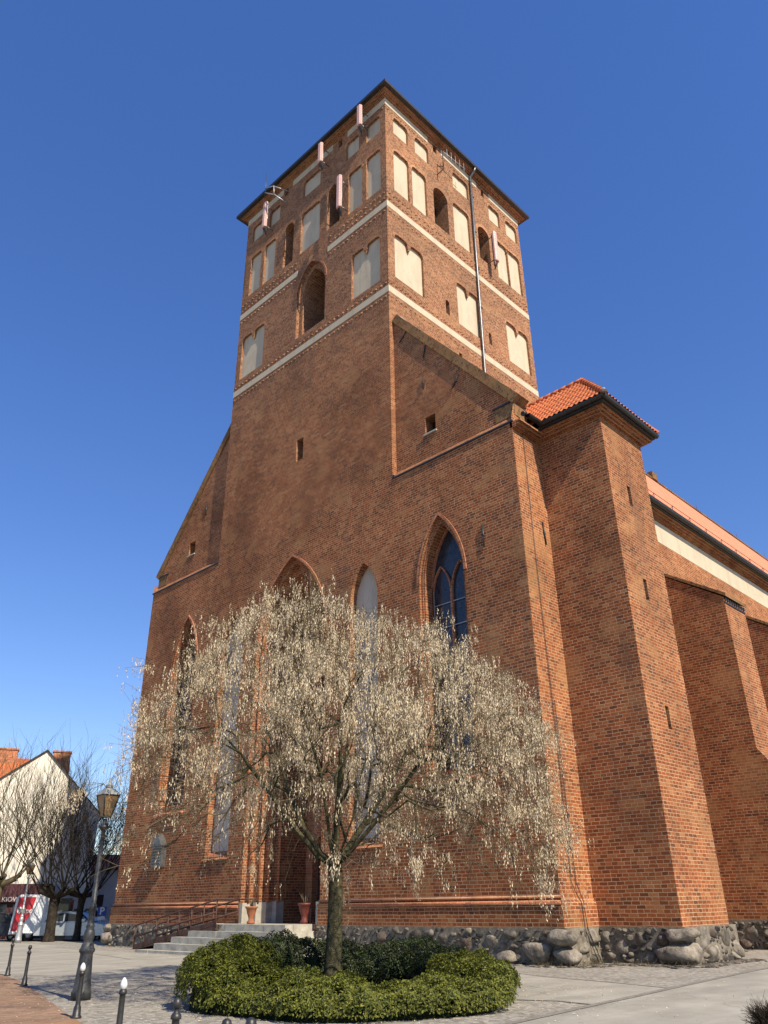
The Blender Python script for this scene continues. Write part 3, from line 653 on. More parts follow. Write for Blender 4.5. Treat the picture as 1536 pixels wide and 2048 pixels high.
# pantiled hipped roof, tiles modelled
def tiles(mb, A, B, C, D, lift=.05, du=.035, dv=.055):
    """A-B eave, D-C top (C above B); C may equal D"""
    A, B, C, D = map(Vector, (A,B,C,D)); n = (B-A).cross(D-A).normalized(); n = n if n.z > 0 else -n
    U = (B-A).normalized(); Vv = n.cross(U); Vv = Vv if Vv.z > 0 else -Vv
    nu = max(2,int((B-A).length/du)); nv = max(2,int((D-A).length/dv)); vs = []
    for j in range(nv+1):
        t = j/nv; a = A.lerp(D,t); b = B.lerp(C,t)
        for i in range(nu+1):
            p = a.lerp(b, i/nu); u = p.dot(U)/.22; v = (p-A).dot(Vv)/.34
            row = v - math.floor(v)
            h = .5+.5*math.cos(2*math.pi*u); h = h**.7*lift*1.2 + (1-row)*lift*.9 + .004*math.sin(math.floor(v)*3.1+math.floor(u)*1.7)
            vs.append(p + n*h)
    mb.add(vs, [[j*(nu+1)+i, j*(nu+1)+i+1, (j+1)*(nu+1)+i+1, (j+1)*(nu+1)+i] for j in range(nv) for i in range(nu)], 0, False)
mb = MB(); ex0, ex1, ey = X1-.58, X2+.48, YB-.60; zr2 = 20.75; xr = 3.3; yr = -7.75
tiles(mb, (ex0,ey,18.22),(ex0,-4.4,18.22),(xr,-4.4,zr2),(xr,yr,zr2))
tiles(mb, (ex1,ey,18.22),(ex1,-4.4,18.22),(xr,-4.4,zr2),(xr,yr,zr2))
tiles(mb, (ex0,ey,18.22),(ex1,ey,18.22),(xr,yr,zr2),(xr,yr,zr2))
for a, b in (((ex0,ey,18.28),(xr,yr,zr2+.06)),((ex1,ey,18.28),(xr,yr,zr2+.06)),((xr,yr,zr2+.06),(xr,-4.4,zr2+.06))):
    a, b = Vector(a), Vector(b); n = max(2,int((b-a).length/.36))
    for i in range(n): mb.tube([a.lerp(b,i/n), a.lerp(b,(i+1.12)/n)+Vector((0,0,.0))], [.13,.105], 8)
mb.build('turret_roof', 'tile', tur)
mb = MB(); mb.tube([(ex0-.02,ey-.02,18.30),(ex0+.04,ey+.03,18.44)], [.10,.06], 8); mb.build('hip_cap', 'zinc', tur)

# --- buttresses of the nave
def buttress(x0, x1):
    mb = MB(); yo, zt = -8.95, 12.85; zi = 14.62
    prof = [(YR,0),(-9.62,0),(-9.62,5.75),(yo,6.75),(yo,zt),(YR,zi)]
    n = len(prof)
    for x, N in ((x0,NW),(x1,(1,0,0))): mb.poly([(x,y,z) for y, z in prof], N)
    for (a, b), N in zip(zip(prof[1:-1], prof[2:]), (NS,(0,-1,.6),NS,(0,-.6,1))):
        mb.poly([(x0,a[0],a[1]),(x1,a[0],a[1]),(x1,b[0],b[1]),(x0,b[0],b[1])], N)
    b = mb.build('buttress', 'brick', church)
    cb = MB(); cb.prism([(x0-.05,yo-.12,zt+.0),(x0-.05,YR-.01,zi+.04),(x0-.05,YR-.01,zi+.18),(x0-.05,yo-.12,zt+.14)], (x1-x0+.1,0,0)); cb.build('buttress_coping', 'coping', b)
    tb = MB()
    for i in range(9):
        x = x0+(i+.5)*(x1-x0)/9; tb.box((x-.07,yo-.05,zt-.14),(x+.07,yo+.01,zt-.02))
    tb.box((x0,yo-.03,zt-.27),(x1,yo+.01,zt-.20)); tb.build('buttress_cornice', 'metal_black', b)
for x in (10.4,17.4,24.4,31.4,38.4): buttress(x, x+2.1)

# --- plinth and mouldings above the boulder base
ZS, ZM = .93, 1.60
mb = MB()
for y0, y1 in ((YR-.10,4.14),(9.06,YL+.10)):
    mb.box((-.10,y0,ZS),(.02,y1,ZM-.05))
    mb.poly([(-.10,y0,ZM-.05),(-.10,y1,ZM-.05),(.0,y1,ZM+.03),(.0,y0,ZM+.03)], (-1,0,1))
mb.box((.021,YR-.10,ZS),(X1-.005,YR+.02,ZM-.05)); mb.poly([(-.10,YR-.10,ZM-.05),(X1-.005,YR-.10,ZM-.05),(X1-.005,YR,ZM+.10),(0,YR,ZM+.10)], (0,-1,1))
mb.build('plinth', 'brick', church)
mb = MB()
for y0, y1 in ((YR-.05,4.14),(9.06,YL+.05)):
    mb.tube([(-.085,y0,ZM-.02),(-.085,y1,ZM-.02)], .062, 8); mb.tube([(-.03,y0,ZM+.13),(-.03,y1,ZM+.13)], .045, 8)
mb.build('plinth_moulding', 'brick_red', church)
# portal: stone feet, back wall, door
for s in (-1,1):
    mb = MB()
    for k, (h0, h1, d) in enumerate(((2.46,2.27,.22),(2.28,1.99,.50),(2.0,1.71,.80),(1.72,1.44,1.10))):
        y0, y1 = 6.6+s*h1, 6.6+s*h0
        mb.box((d-.05 if k else -.03,y0,.97),(d+.35,y1+.001*s,1.72+.015*k))
    mb.build('portal_foot', 'stone_step', church)
mb = MB(); mb.box((.02,4.2,.90),(2.9,9.0,.968)); wall(mb, lambda u,z,d: Vector((2.6+d,u,z)), NW, portal[4][0], [[(pointed(6.6,1.02,.98,3.3,4.6,6),.35)], [(pointed(6.6,.8,7.0,11.2,12.9,6),.3)]])
mb.build('portal_wall', 'brick_red', church)
door = flat_poly('door', mapW, NW, pointed(6.6,1.02,.98,3.3,4.6,6), 2.93, 'wood_dark', church)
mb = MB()
for y in (6.0,6.6,7.2): mb.box((2.88,y-.03,1.0),(2.91,y+.03,4.0))
for z in (1.5,2.9): mb.box((2.87,5.65,z),(2.90,7.55,z+.09))
mb.build('strap_hinge', 'metal_black', door)
flat_poly('portal_window', mapW, NW, pointed(6.6,.8,7.0,11.2,12.9,6), 2.88, 'glass', church)
# slender shafts in the portal jambs
mb = MB()
for s in (-1,1):
    for h, d in ((2.28,.24),(2.0,.53),(1.72,.83),(1.45,1.13)):
        mb.tube([(d,6.6+s*(h-.005),1.7),(d,6.6+s*(h-.005),12.2)], .05, 6)
mb.build('jamb_shaft', 'brick_red', church)
# --- tall traceried windows
def gothic_window(c, z0, za):
    h = .97; zs = 12.7; zt = za; d = .65
    gl = flat_poly('window', mapW, NW, pointed(c,h,z0,zs,zt), d, 'glass', church)
    tr = MB(); X = d-.06
    def bar(p, q, r=.035): tr.obox(((X,(p[0]+q[0])/2,(p[1]+q[1])/2)), (.05,0,0), Vector((0,q[0]-p[0],q[1]-p[1]))*.5, Vector((0,-(q[1]-p[1]),q[0]-p[0])).normalized()*r)
    tr.box((X-.06,c-.05,z0),(X+.06,c+.05,zs-.25))
    for s in (-1,1):
        po = pointed(c+s*h/2, h/2-.03, z0, zs-.35, zs+.75, 7)[1:]
        for a, b in zip(po[:-1], po[1:]): bar(a, b, .024)
        bar(po[-1], (po[-1][0], z0), .02)
    po = pointed(c,h-.03,z0,zs,zt-.05,9)[1:]
    for a, b in zip(po[:-1], po[1:]): bar(a, b, .03)
    tr.build('tracery', 'brick_red', gl)
    ib = MB()
    for k in range(8): 
        z = z0+.5+k*.95
        if z < zs+.1: ib.box((X-.02,c-h+.02,z),(X+.0,c+h-.02,z+.028))
    for s in (-1,1):
        for e in (.05,.93): ib.box((X-.03,c+s*e*h-.012,z0),(X-.005,c+s*e*h+.012,zs-.2))
    ib.build('window_bar', 'zinc', gl)
    sb = MB(); sb.prism([(-.12,c-1.25,z0-.45),(-.12,c-1.25,z0-.36),(.65,c-1.25,z0+.05),(.65,c-1.25,z0-.45)], (0,2.5,0)); sb.build('sill', 'brick_red', gl)
gothic_window(-2.45, 5.68, 15.05); gothic_window(15.25, 5.98, 15.25)
# --- iron wall anchors, lightning wires
def anchor(p, d, L, mp):
    mb = MB(); u, z = p; a = Vector(d).normalized()*L/2
    mb.tube([mp(u-a.x,z-a.y,-.04), mp(u+a.x,z+a.y,-.04)], .028, 5); mb.tube([mp(u,z,-.06),mp(u,z,.02)], .05, 6)
    mb.build('wall_anchor', 'metal_black', church)
gm = lambda u,z,d: Vector((SET+d,u,z)); am = lambda u,z,d: Vector((u,YR+d,z))
anchor((-4.58,13.75),(0,1),.95,mapW); anchor((1.35,13.0),(0,1),.9,mapW) if False else None
for p, d in (((-.62,25.45),(.6,-.55)),((-1.9,23.9),(.25,-1)),((-1.75,22.2),(0,1)),((-3.55,21.4),(.5,-.8))): anchor(p, d, .62, gm)
anchor((15.0,22.0),(0,1),.7,gm); anchor((1.35,13.7),(.08,-1),.9,am)
mb = MB()
mb.tube([(.62,YR-.04,18.0),(.60,YR-.04,12),(.66,YR-.04,6),(.60,YR-.04,2.1),(.75,YR-.05,1.85),(.82,YR-.16,1.6),(.86,YR-.16,.9),(.95,YR-.45,.02)], .012, 5)
mb.tube([(.78,YR-.04,7.5),(.8,YR-.04,4),(.85,YR-.04,2.1),(.95,YR-.16,1.6),(1.0,YR-.17,.9),(1.1,YR-.45,.02)], .012, 5)
for x, z in ((.8,3.9),(.66,3.0)): mb.box((x-.03,YR-.08,z),(x+.05,YR+.01,z+.12))
mb.build('lightning_wire', 'metal_black', church)

# --- base of field boulders
def ico(sub):
    bm = bmesh.new(); bmesh.ops.create_icosphere(bm, subdivisions=sub, radius=1); bm.verts.ensure_lookup_table()
    v = np.array([x.co[:] for x in bm.verts]); f = [[y.index for y in x.verts] for x in bm.faces]; bm.free(); return v, f
ICO3, ICOF3 = ico(3); ICO2, ICOF2 = ico(2); ICO1, ICOF1 = ico(1)
def rock(mb, c, size, fine=True, rough=.10, rot=None):
    V, F = (ICO3, ICOF3) if fine else (ICO1, ICOF1)
    off = Vector((random.uniform(-50,50),random.uniform(-50,50),random.uniform(-50,50)))
    npl = random.randint(9,16) if fine else 7
    N = np.random.normal(0,1,(npl,3)); N = np.concatenate([N/np.linalg.norm(N,axis=1)[:,None], [(0,0,1),(0,0,-1),(1,0,.1),(-1,0,.1)]])
    D = np.random.uniform(.72,1.0,len(N)); dots = np.maximum(V@N.T, 1e-3)
    cut = D[None,:]/dots; rad = (cut**-9).sum(1)**(-1/9.)         # softened facets
    rad = np.minimum(rad, 1.35)
    if fine: rad = rad*np.array([1+rough*noise.fractal(Vector(v)*1.6+off, .9, 2.0, 5) for v in V])
    q = V*rad[:,None]*np.array(size)
    a = random.uniform(-.22,.22) if rot is None else rot; ca, sa = math.cos(a), math.sin(a)
    x = q[:,0]*ca + q[:,2]*sa; z = q[:,2]*ca - q[:,0]*sa*.7
    mb.add(np.stack([x,q[:,1],z],1) + np.array(c), F, 0, fine)
def rock_row(mb, a, b, nrm):
    a, b = Vector(a), Vector(b); L = (b-a).length; d = (b-a).normalized(); n = Vector(nrm); ang = math.atan2(d.y, d.x)
    placed = []
    def put(t, zc, wd, h, dep, out):
        p = a + d*t + n*out; tmp = MB(); rock(tmp, (0,0,0), (wd, dep, h)); q = np.array(tmp.v); ca, sa = math.cos(ang), math.sin(ang)
        mb.add(np.stack([q[:,0]*ca-q[:,1]*sa+p.x, q[:,0]*sa+q[:,1]*ca+p.y, np.minimum(q[:,2]+zc, ZS+.012)],1), tmp.f, 0, True); placed.append((t,zc,wd,h))
    for s0, s1, tries in ((.26,.40,int(L*3)),(.18,.27,int(L*20)),(.11,.17,int(L*70)),(.05,.10,int(L*160))):
        for _ in range(tries):
            wd = random.uniform(s0,s1); h = wd*random.uniform(.55,.95); h = min(h,.44); t = random.uniform(wd*.6,max(wd*.7,L-wd*.6)); zc = random.uniform(h*.55,max(h*.6,ZS-h*.8))
            if all(((t-q[0])/(wd+q[2]))**2+((zc-q[1])/(h+q[3]))**2 > .66 for q in placed): put(t, zc, wd, h, random.uniform(.13,.20)*(1 if wd > .2 else .75), random.uniform(.055,.10))
mb = MB()
back = MB()
segs = [((-.0,4.2,0),(-.0,-6.1,0),(-1,0,0)),((0,YL,0),(0,9.0,0),(-1,0,0)),((0.5,YR,0),(1.5,YR,0),(0,-1,0)),((X1,YR-.1,0),(X1,YB+.35,0),(-1,0,0)),((X1+.5,YB,0),(X2-.1,YB,0),(0,-1,0)),((X2+.2,YR,0),(10.4,YR,0),(0,-1,0)),((10.4,YR,0),(10.4,-9.6,0),(-1,0,0)),((10.4,-9.62,0),(12.5,-9.62,0),(0,-1,0)),((12.5,YR,0),(17.4,YR,0),(0,-1,0)),((17.4,YR,0),(17.4,-9.6,0),(-1,0,0))]
for a, b, n in segs: mb = MB(); rock_row(mb, a, b, n); mb.build('boulder_base', 'boulder', church)
mb = MB()
# the named big ones at the corners
for c, sz in (((-.22,-6.42,.70),(.34,.52,.25)),((-.20,-6.50,.22),(.36,.50,.24)),((X1-.12,YB+.05,.28),(.50,.62,.30)),((X1-.02,YB-.05,.74),(.52,.46,.19)),((X1+1.15,YB-.12,.26),(.42,.22,.27)),((X2-.2,YB-.02,.3),(.22,.3,.3)),((-.15,YL-.05,.30),(.35,.40,.32)),((-.12,YL-.02,.75),(.30,.35,.20)),((-.25,-5.5,.33),(.28,.42,.34)),((-.2,-4.4,.2),(.25,.30,.2))):
    mb = MB(); rock(mb, c, sz); mb.build('corner_boulder', 'boulder', church)
back.box((-.16,YR-.16,-.05),(.02,4.14,ZS)); back.box((-.16,9.06,-.05),(.02,YL+.16,ZS)); back.box((.021,YR-.16,-.05),(X1,YR+.02,ZS))
back.box((X1-.14,YB-.14,-.05),(X2+.14,YR,ZS-.003)); back.box((X2+.141,YR-.14,-.05),(60,YR+.02,ZS)); 
for x in (10.4,17.4,24.4): back.box((x-.13,-9.75,-.05),(x+2.23,YR-.141,ZS-.004))
back.box((0,YL-.02,-.05),(60,YL+.14,ZS))
back.build('base_mortar', 'base_mortar', church)
# loose cobbles and gravel along the foot of the wall
mb = MB()
def scatter(a, b, n, wd, s0, s1):
    a, b = Vector(a), Vector(b); d = b-a; nn = Vector((d.y,-d.x,0)).normalized()
    for i in range(n):
        p = a + d*random.random() + nn*random.gauss(0,wd)
        r = random.uniform(s0,s1); rock(mb, (p.x,p.y,r*.12), (r*random.uniform(.8,1.5), r*random.uniform(.8,1.4), r*.42), False, .3)
scatter((-.55,-2.0,0),(-.6,-6.6,0),150,.13,.03,.09); scatter((-.5,-6.9,0),(1.2,-7.3,0),130,.16,.03,.08); scatter((1.25,-7.1,0),(1.2,-9.5,0),150,.16,.03,.10)
scatter((1.3,-9.5,0),(5.0,-9.5,0),220,.16,.03,.10); scatter((5.2,-7.1,0),(10,-7.3,0),160,.25,.03,.10); scatter((-.6,18.9,0),(-.5,13.5,0),60,.15,.03,.07)
tag(mb.build('gravel', 'boulder'), kind='stuff')

mb = MB(); random.seed(41)
for i in range(420):
    x, y = random.choice(((random.gauss(-.45,.10),random.uniform(-6.9,-5.6)),(random.uniform(-.3,1.1),random.gauss(-6.75,.12)),(random.gauss(1.25,.1),random.uniform(-9.3,-7.0))))
    d = Vector((random.gauss(0,.5),random.gauss(0,.5),1)).normalized()*random.uniform(.05,.20); q = Vector((x,y,0)); sd_ = Vector((-d.y,d.x,0)); sd_ = (sd_.normalized() if sd_.length > 1e-4 else Vector((1,0,0)))*.006
    mb.add([q-sd_,q+sd_,q+d*.7+sd_*.6+Vector((0,0,.01)),q+d],[(0,1,2),(0,2,3)])
tag(mb.build('dry_grass', 'twig_olive'), kind='stuff')
# ------------------------------------------------------------------ steps and ramp
st = tag(empty('stone_steps', (-1.0,7,0)), 'grey stone steps of four treads up to the church portal', 'steps')
def stp(nm, x, y0, y1, z0, z1):
    mb = MB(); random.seed(int(z1*1000)); t = y0
    mb.box((x+.36-(-1.0),y0+.36-7,z0),(1.0,y1-.36-7,z1-.003))
    while t < y1-.05:
        L = min(random.uniform(1.0,1.7), y1-t); L = y1-t if y1-t-L < .5 else L
        mb.box((x+1+random.uniform(-.012,.012),t+.004-7,z0),(x+1+.36,t+L-.004-7,z1+random.uniform(-.006,.004))); t += L
    for yy in (y0,y1):
        tx = x+.364; s = 1 if yy == y0 else -1
        while tx < -.02:
            L = min(random.uniform(.5,.9), -tx); L = -tx if -tx-L < .3 else L
            mb.box((tx+1+.004,yy-7+random.uniform(-.01,.01),z0),(tx+L+1-.004,yy-7+.36*s,z1+random.uniform(-.006,.004))); tx += L
    mb.build(nm, 'stone_step', st)
stp('step', -1.30, 4.50, 9.9, .755, .985); stp('step', -1.62, 4.22, 10.2, .535, .755); stp('step', -1.95, 3.80, 10.9, .315, .535); stp('step', -2.28, 3.45, 11.6, .09, .315); stp('step', -2.68, 3.1, 12.3, -.02, .09)
rp = tag(empty('wheelchair_ramp', (-.9,12,0)), 'brown metal ramp with pipe railings rising to the portal steps', 'ramp')
mb = MB(); L0 = Vector((0,14.6-12,.06)); L1 = Vector((0,8.6-12,.99))
mb.prism([L0+Vector((-.55,0,-.04)), L1+Vector((-.55,0,-.04)), L1+Vector((-.55,0,-.20)), L0+Vector((-.55,0,-.09))], (1.1,0,0))
mb.build('deck', 'rust', rp)
for sx in (-.55,.5):
    mb = MB(); n = 7
    mb.prism([L0+Vector((sx,0,-.05)),L1+Vector((sx,0,-.05)),L1+Vector((sx,0,.12)),L0+Vector((sx,0,.12))], (.04,0,0))
    mb.tube([L0+Vector((sx,.25,.72)), L0+Vector((sx,0,.86)), L1+Vector((sx,0,.86)), L1+Vector((sx,-1.1,.86))], .028, 6)
    mb.tube([L0+Vector((sx,0,.42)), L1+Vector((sx,0,.42))], .04, 6)
    for i in range(n+1):
        p = L0.lerp(L1,i/n)+Vector((sx,0,0)); mb.tube([Vector((p.x,p.y,max(0,p.z-.12) if i else 0)), p+Vector((0,0,.86))], .027, 6)
    mb.build('railing', 'rust', rp)

# ------------------------------------------------------------------ pots, cabinet
def pot(name, loc, mat, s, label):
    r = tag(empty(name, loc), label, 'flower pot')
    mb = MB(); mb.lathe([(.0,0),(.13*s,0),(.15*s,.06*s),(.09*s,.14*s),(.10*s,.22*s),(.16*s,.36*s),(.19*s,.50*s),(.23*s,.53*s),(.23*s,.58*s),(.20*s,.58*s),(.18*s,.52*s),(0,.52*s)], sides=20); mb.build('urn', mat, r)
    mb = MB(); random.seed(len(label))
    for i in range(26):
        a = random.uniform(0,6.28); l = random.uniform(.15,.5)*s; d = Vector((math.cos(a)*random.uniform(.1,.6),math.sin(a)*random.uniform(.1,.6),1)).normalized()
        mb.tube([(0,0,.5*s),Vector((0,0,.5*s))+d*l*.6,Vector((0,0,.5*s))+d*l+Vector((0,0,-.04))], [.008,.006,.003], 4)
    mb.build('dry_plant', 'twig', r)
pot('flower_pot', (-.85,7.15,.985), 'terracotta', 1.05, 'terracotta urn pot with dry stems in front of the lit portal jamb')
pot('flower_pot', (.05,5.05,.985), 'pot_red', 1.2, 'dark red pot with dry stems in the shaded right corner of the portal')
cb = tag(empty('wall_cabinet', (0,15.55,3.3)), 'small grey metal cabinet with a pitched top on the left church wall', 'cabinet')
mb = MB(); mb.box((-.24,-.42,0),(-.002,.42,.9)); mb.build('cabinet_box', 'metal_grey', cb)
mb = MB(); mb.prism([(-.34,-.5,.903),(-.34,.5,.903),(-.34,0,1.45)], (.338,0,0)); mb.build('pitched_top', 'metal_grey', cb)
mb = MB(); 
for i in range(6): mb.box((-.262,-.34,.1+i*.13),(-.243,.34,.15+i*.13))
mb.build('cabinet_vent', 'metal_black', cb)

# ------------------------------------------------------------------ aerials on the tower
def panel_antenna(loc, rz, H, label, tilt=0.):
    r = tag(empty('panel_antenna', loc, rz), label, 'antenna', 'brick patterned panel antennas on the tower')
    # local: faces -x, back plate towards +x
    mb = MB(); w = .17
    prof = [(-.16,-w*.55),(-.16,w*.55),(-.10,w),(.0,w),(.0,-w),(-.10,-w)]
    mb.prism([(x,y,0) for x, y in prof], (0,0,H)); o = mb.build('radome', 'antenna', r); o.rotation_euler = (0,tilt,0)
    mb = MB(); mb.tube([(.14,0,-.25),(.14,0,H+.05)], .04, 8)
    for z in (.2,H-.25): mb.box((.0,-.05,z),(.14,.05,z+.07)); mb.tube([(.14,0,z+.03),(.62,0,z+.03)], .03, 6)
    mb.build('mount', 'metal_grey', r)
    mb = MB()
    for k in range(4):
        y = -.09+.06*k; mb.tube([(-.05,y,0),(-.05,y,-.14),(.06,y*.5,-.32),(.14,.02*k-.03,-.5)], .016, 5)
    mb.build('cable', 'black', r)
panel_antenna((-.62,1.40,41.30), 0, 1.65, 'pink panel antenna nearest the tower corner under the roof edge')
panel_antenna((-.62,4.78,41.20), 0, 1.6, 'pink panel antenna in the middle of the left tower face under the roof')
panel_antenna((-.58,3.08,36.15), 0, 2.45, 'tall pink panel antenna beside the dark sound opening on the left face')
panel_antenna((-.62,10.05,39.85), 0, 2.15, 'pink panel antenna at the far left end of the tower top')
panel_antenna((8.9,-.58,36.2), R(90), 2.35, 'pink panel antenna on the sunlit face near the downpipe')
r = tag(empty('whip_aerial', (0,9.2,42.2)), 'thin whip aerial on a bent pipe bracket at the tower left end', 'aerial')
mb = MB(); mb.tube([(0,-.6,-.9),(-.8,-.2,-.4),(-1.0,.55,.2)], .035, 6); mb.tube([(0,-.7,.1),(-.85,-.1,.4),(-1.0,.55,.62)], .035, 6); mb.tube([(-.82,-.18,-.4),(-.85,-.12,.4)], .035, 6); mb.build('bracket', 'zinc', r)
mb = MB(); mb.tube([(-1.0,.55,-.2),(-1.0,.55,2.0)], [.03,.012], 5); mb.build('whip', 'metal_black', r)
r = tag(empty('yagi_aerial', (5.0,0,41.6)), 'comb shaped aerial on a bracket under the sunlit roof edge', 'aerial')
mb = MB(); mb.tube([(-.6,0,-1.2),(-.62,-.5,-1.2),(-.62,-.55,.3)], .03, 6); mb.tube([(.1,0,.1),(-.62,-.52,.1)], .025, 6); mb.build('bracket', 'metal_black', r)
mb = MB(); mb.tube([(-.62,-.55,.3),(1.3,-.7,.3)], .03, 5)
for i in range(5): x = -.3+i*.38; mb.tube([(x,-.62-.07*i*.2,-.15),(x,-.62-.07*i*.2,.75)], .016, 4)
mb.build('boom', 'zinc', r)

# ------------------------------------------------------------------ street lamps
def street_lamp(loc, label, mat='lamp_paint', s=1.0):
    r = tag(empty('street_lamp', loc), label, 'street lamp')
    mb = MB(); mb.lathe([(0,0),(0.193,0),(0.193,.12),(0.197,.13),(0.176,.16),(0.155,.34),(0.134,.62),(0.124,.78),(0.126,.80),(0.153,.83),(0.155,.87),(0.130,.90),(0.118,.96),(0.088,.99),(0.084,1.0),(0.105,1.06),(0.109,1.13),(0.097,1.20),(0.071,1.24),(0.088,1.27),(0.076,1.31),(0.063,1.34)], sides=20); mb.build('base', mat, r)
    mb = MB(); mb.lathe([(.064,1.34),(.062,1.60),(.076,1.62),(.076,1.66),(.052,1.69),(.046,2.9),(.042,3.10),(.10,3.13),(.11,3.17),(.06,3.20),(.045,3.24),(.045,3.32)], sides=14); mb.build('pole', mat, r)
    mb = MB(); 
    for k in range(4):
        a = math.pi/2*k; d = Vector((math.cos(a),math.sin(a),0)); mb.tube([Vector((0,0,3.14)), d*.12+Vector((0,0,3.18)), d*.16+Vector((0,0,3.26)), d*.11+Vector((0,0,3.36))], .011, 5)
    mb.build('scroll', mat, r)
    fr = MB(); h0, h1, z0, z1 = .085, .172, 3.36, 3.80
    c0 = [Vector((x*h0,y*h0,z0)) for x, y in ((-1,-1),(1,-1),(1,1),(-1,1))]; c1 = [Vector((x*h1,y*h1,z1)) for x, y in ((-1,-1),(1,-1),(1,1),(-1,1))]
    for k in range(4): fr.tube([c0[k],c1[k]], .016, 5); fr.tube([c0[k],c0[(k+1)%4]], .016, 5); fr.tube([c1[k],c1[(k+1)%4]], .02, 5)
    lan = fr.build('lantern', 'metal_black', r)
    for k in range(4):
        pb = MB(); pb.prism([c0[k]*1.0,c0[(k+1)%4],c1[(k+1)%4],c1[k]], (Vector((0,0,0))-((c0[k]+c0[(k+1)%4])*.5).to_2d().to_3d()).normalized()*.006); pb.build('pane', 'amber', lan)
    tb = MB(); k1 = .198
    tb.add([(-k1,-k1,z1),(k1,-k1,z1),(k1,k1,z1),(-k1,k1,z1),(-.09,-.09,z1+.13),(.09,-.09,z1+.13),(.09,.09,z1+.13),(-.09,.09,z1+.13)], [(0,1,5,4),(1,2,6,5),(2,3,7,6),(3,0,4,7),(4,5,6,7),(3,2,1,0)])
    tb.lathe([(.0,z1+.13),(.07,z1+.13),(.075,z1+.20),(.05,z1+.24),(.02,z1+.28),(.028,z1+.31),(.0,z1+.36)], sides=10); tb.build('lantern_cap', 'verdigris', lan)
    return r
street_lamp((-12.8,-3.36,0), 'dark cast iron street lamp with an amber lantern between bollards and church')
l2 = street_lamp((-.9,27.7,0), 'pale grey street lamp by the shop at the left edge', 'zinc'); l2.rotation_euler = (0,0,.3)

# ------------------------------------------------------------------ bollards
def bollard(loc, h, tip, label, lean=(0,0)):
    r = tag(empty('bollard', loc), label, 'bollard', 'cast iron bollards along the pavement edge'); s = h/.84
    mb = MB(); mb.lathe([(0,0),(.085,0),(.085,.03),(.066,.045),(.058,.16),(.046,.19),(.040,.22),(.036,.60),(.036,.655),(.050,.66),(.052,.68),(.045,.70),(.03,.715)], sides=14); mb.build('post', 'metal_black', r)
    mb = MB()
    if tip: mb.lathe([(.03,.715),(.043,.735),(.045,.765),(.036,.80),(.015,.835),(0,.842)], sides=12); mb.build('white_tip', 'white', r)
    else:
        mb.lathe([(.03,.715),(.022,.735),(.025,.745)], sides=10); mb.lathe([(.012,.742),(.034,.752),(.047,.785),(.036,.825),(.015,.84),(0,.842)], sides=12); mb.build('ball', 'metal_black', r)
    r.scale = (1,1,s); r.rotation_euler = (lean[0],lean[1],random.uniform(0,3))
bollard((-14.21,-6.04,0), .79, True, 'white tipped bollard in front of the lamp base', (.0,.0))
bollard((-12.15,.74,0), .84, False, 'black bollard with a ball top left of the lamp, second from left')
bollard((-11.11,4.2,0), .90, False, 'black bollard with a ball top at the far left edge')
bollard((-15.61,-9.9,0), .82, True, 'white tipped bollard with peeling paint, between lamp and hedge')
bollard((-16.54,-12.58,0), .82, False, 'black ball topped bollard cut by the bottom edge')
bollard((-17.06,-14.12,0), .80, False, 'black bollard with only its ball in view, in front of hedge')
bollard((-17.30,-14.75,0), .87, False, 'rightmost black bollard with only its ball top in view')

# ------------------------------------------------------------------ hedges round the tree
HC = Vector((-9.62,-7.62,0))
def ring_pt(th, t, k=0.0):
    """t 0..pi across the section (0 outer foot, pi inner foot)"""
    away = Vector((.68,.73)); d = Vector((math.cos(th),math.sin(th)))
    f = d.dot(away)                      # +1 behind the tree, -1 towards the camera
    side = d.x*.70 - d.y*.714            # +1 picture right
    ro = 3.02 + .15*max(0,side) + .35*max(0,-f) + .28*max(0,f) + .12*math.sin(3*th+1) + .10*math.sin(7*th)
    ri = 1.55 + .10*max(0,-f) + .35*max(0,f)
    h = .56 + .26*max(0,f) - .12*max(0,-f) + .34*max(0,-side)**2 + .06*math.sin(5*th+.6) + .05*math.sin(9*th)
    rc, wd = (ro+ri)/2, (ro-ri)/2
    c, s = math.cos(t), math.sin(t)
    r = rc + wd*math.copysign(abs(c)**.75, c); z = h*abs(s)**.55
    p = HC + Vector((d.x*r, d.y*r, z))
    n = Vector((d.x*c*1.1, d.y*c*1.1, max(.1,s))).normalized()
    return p, n
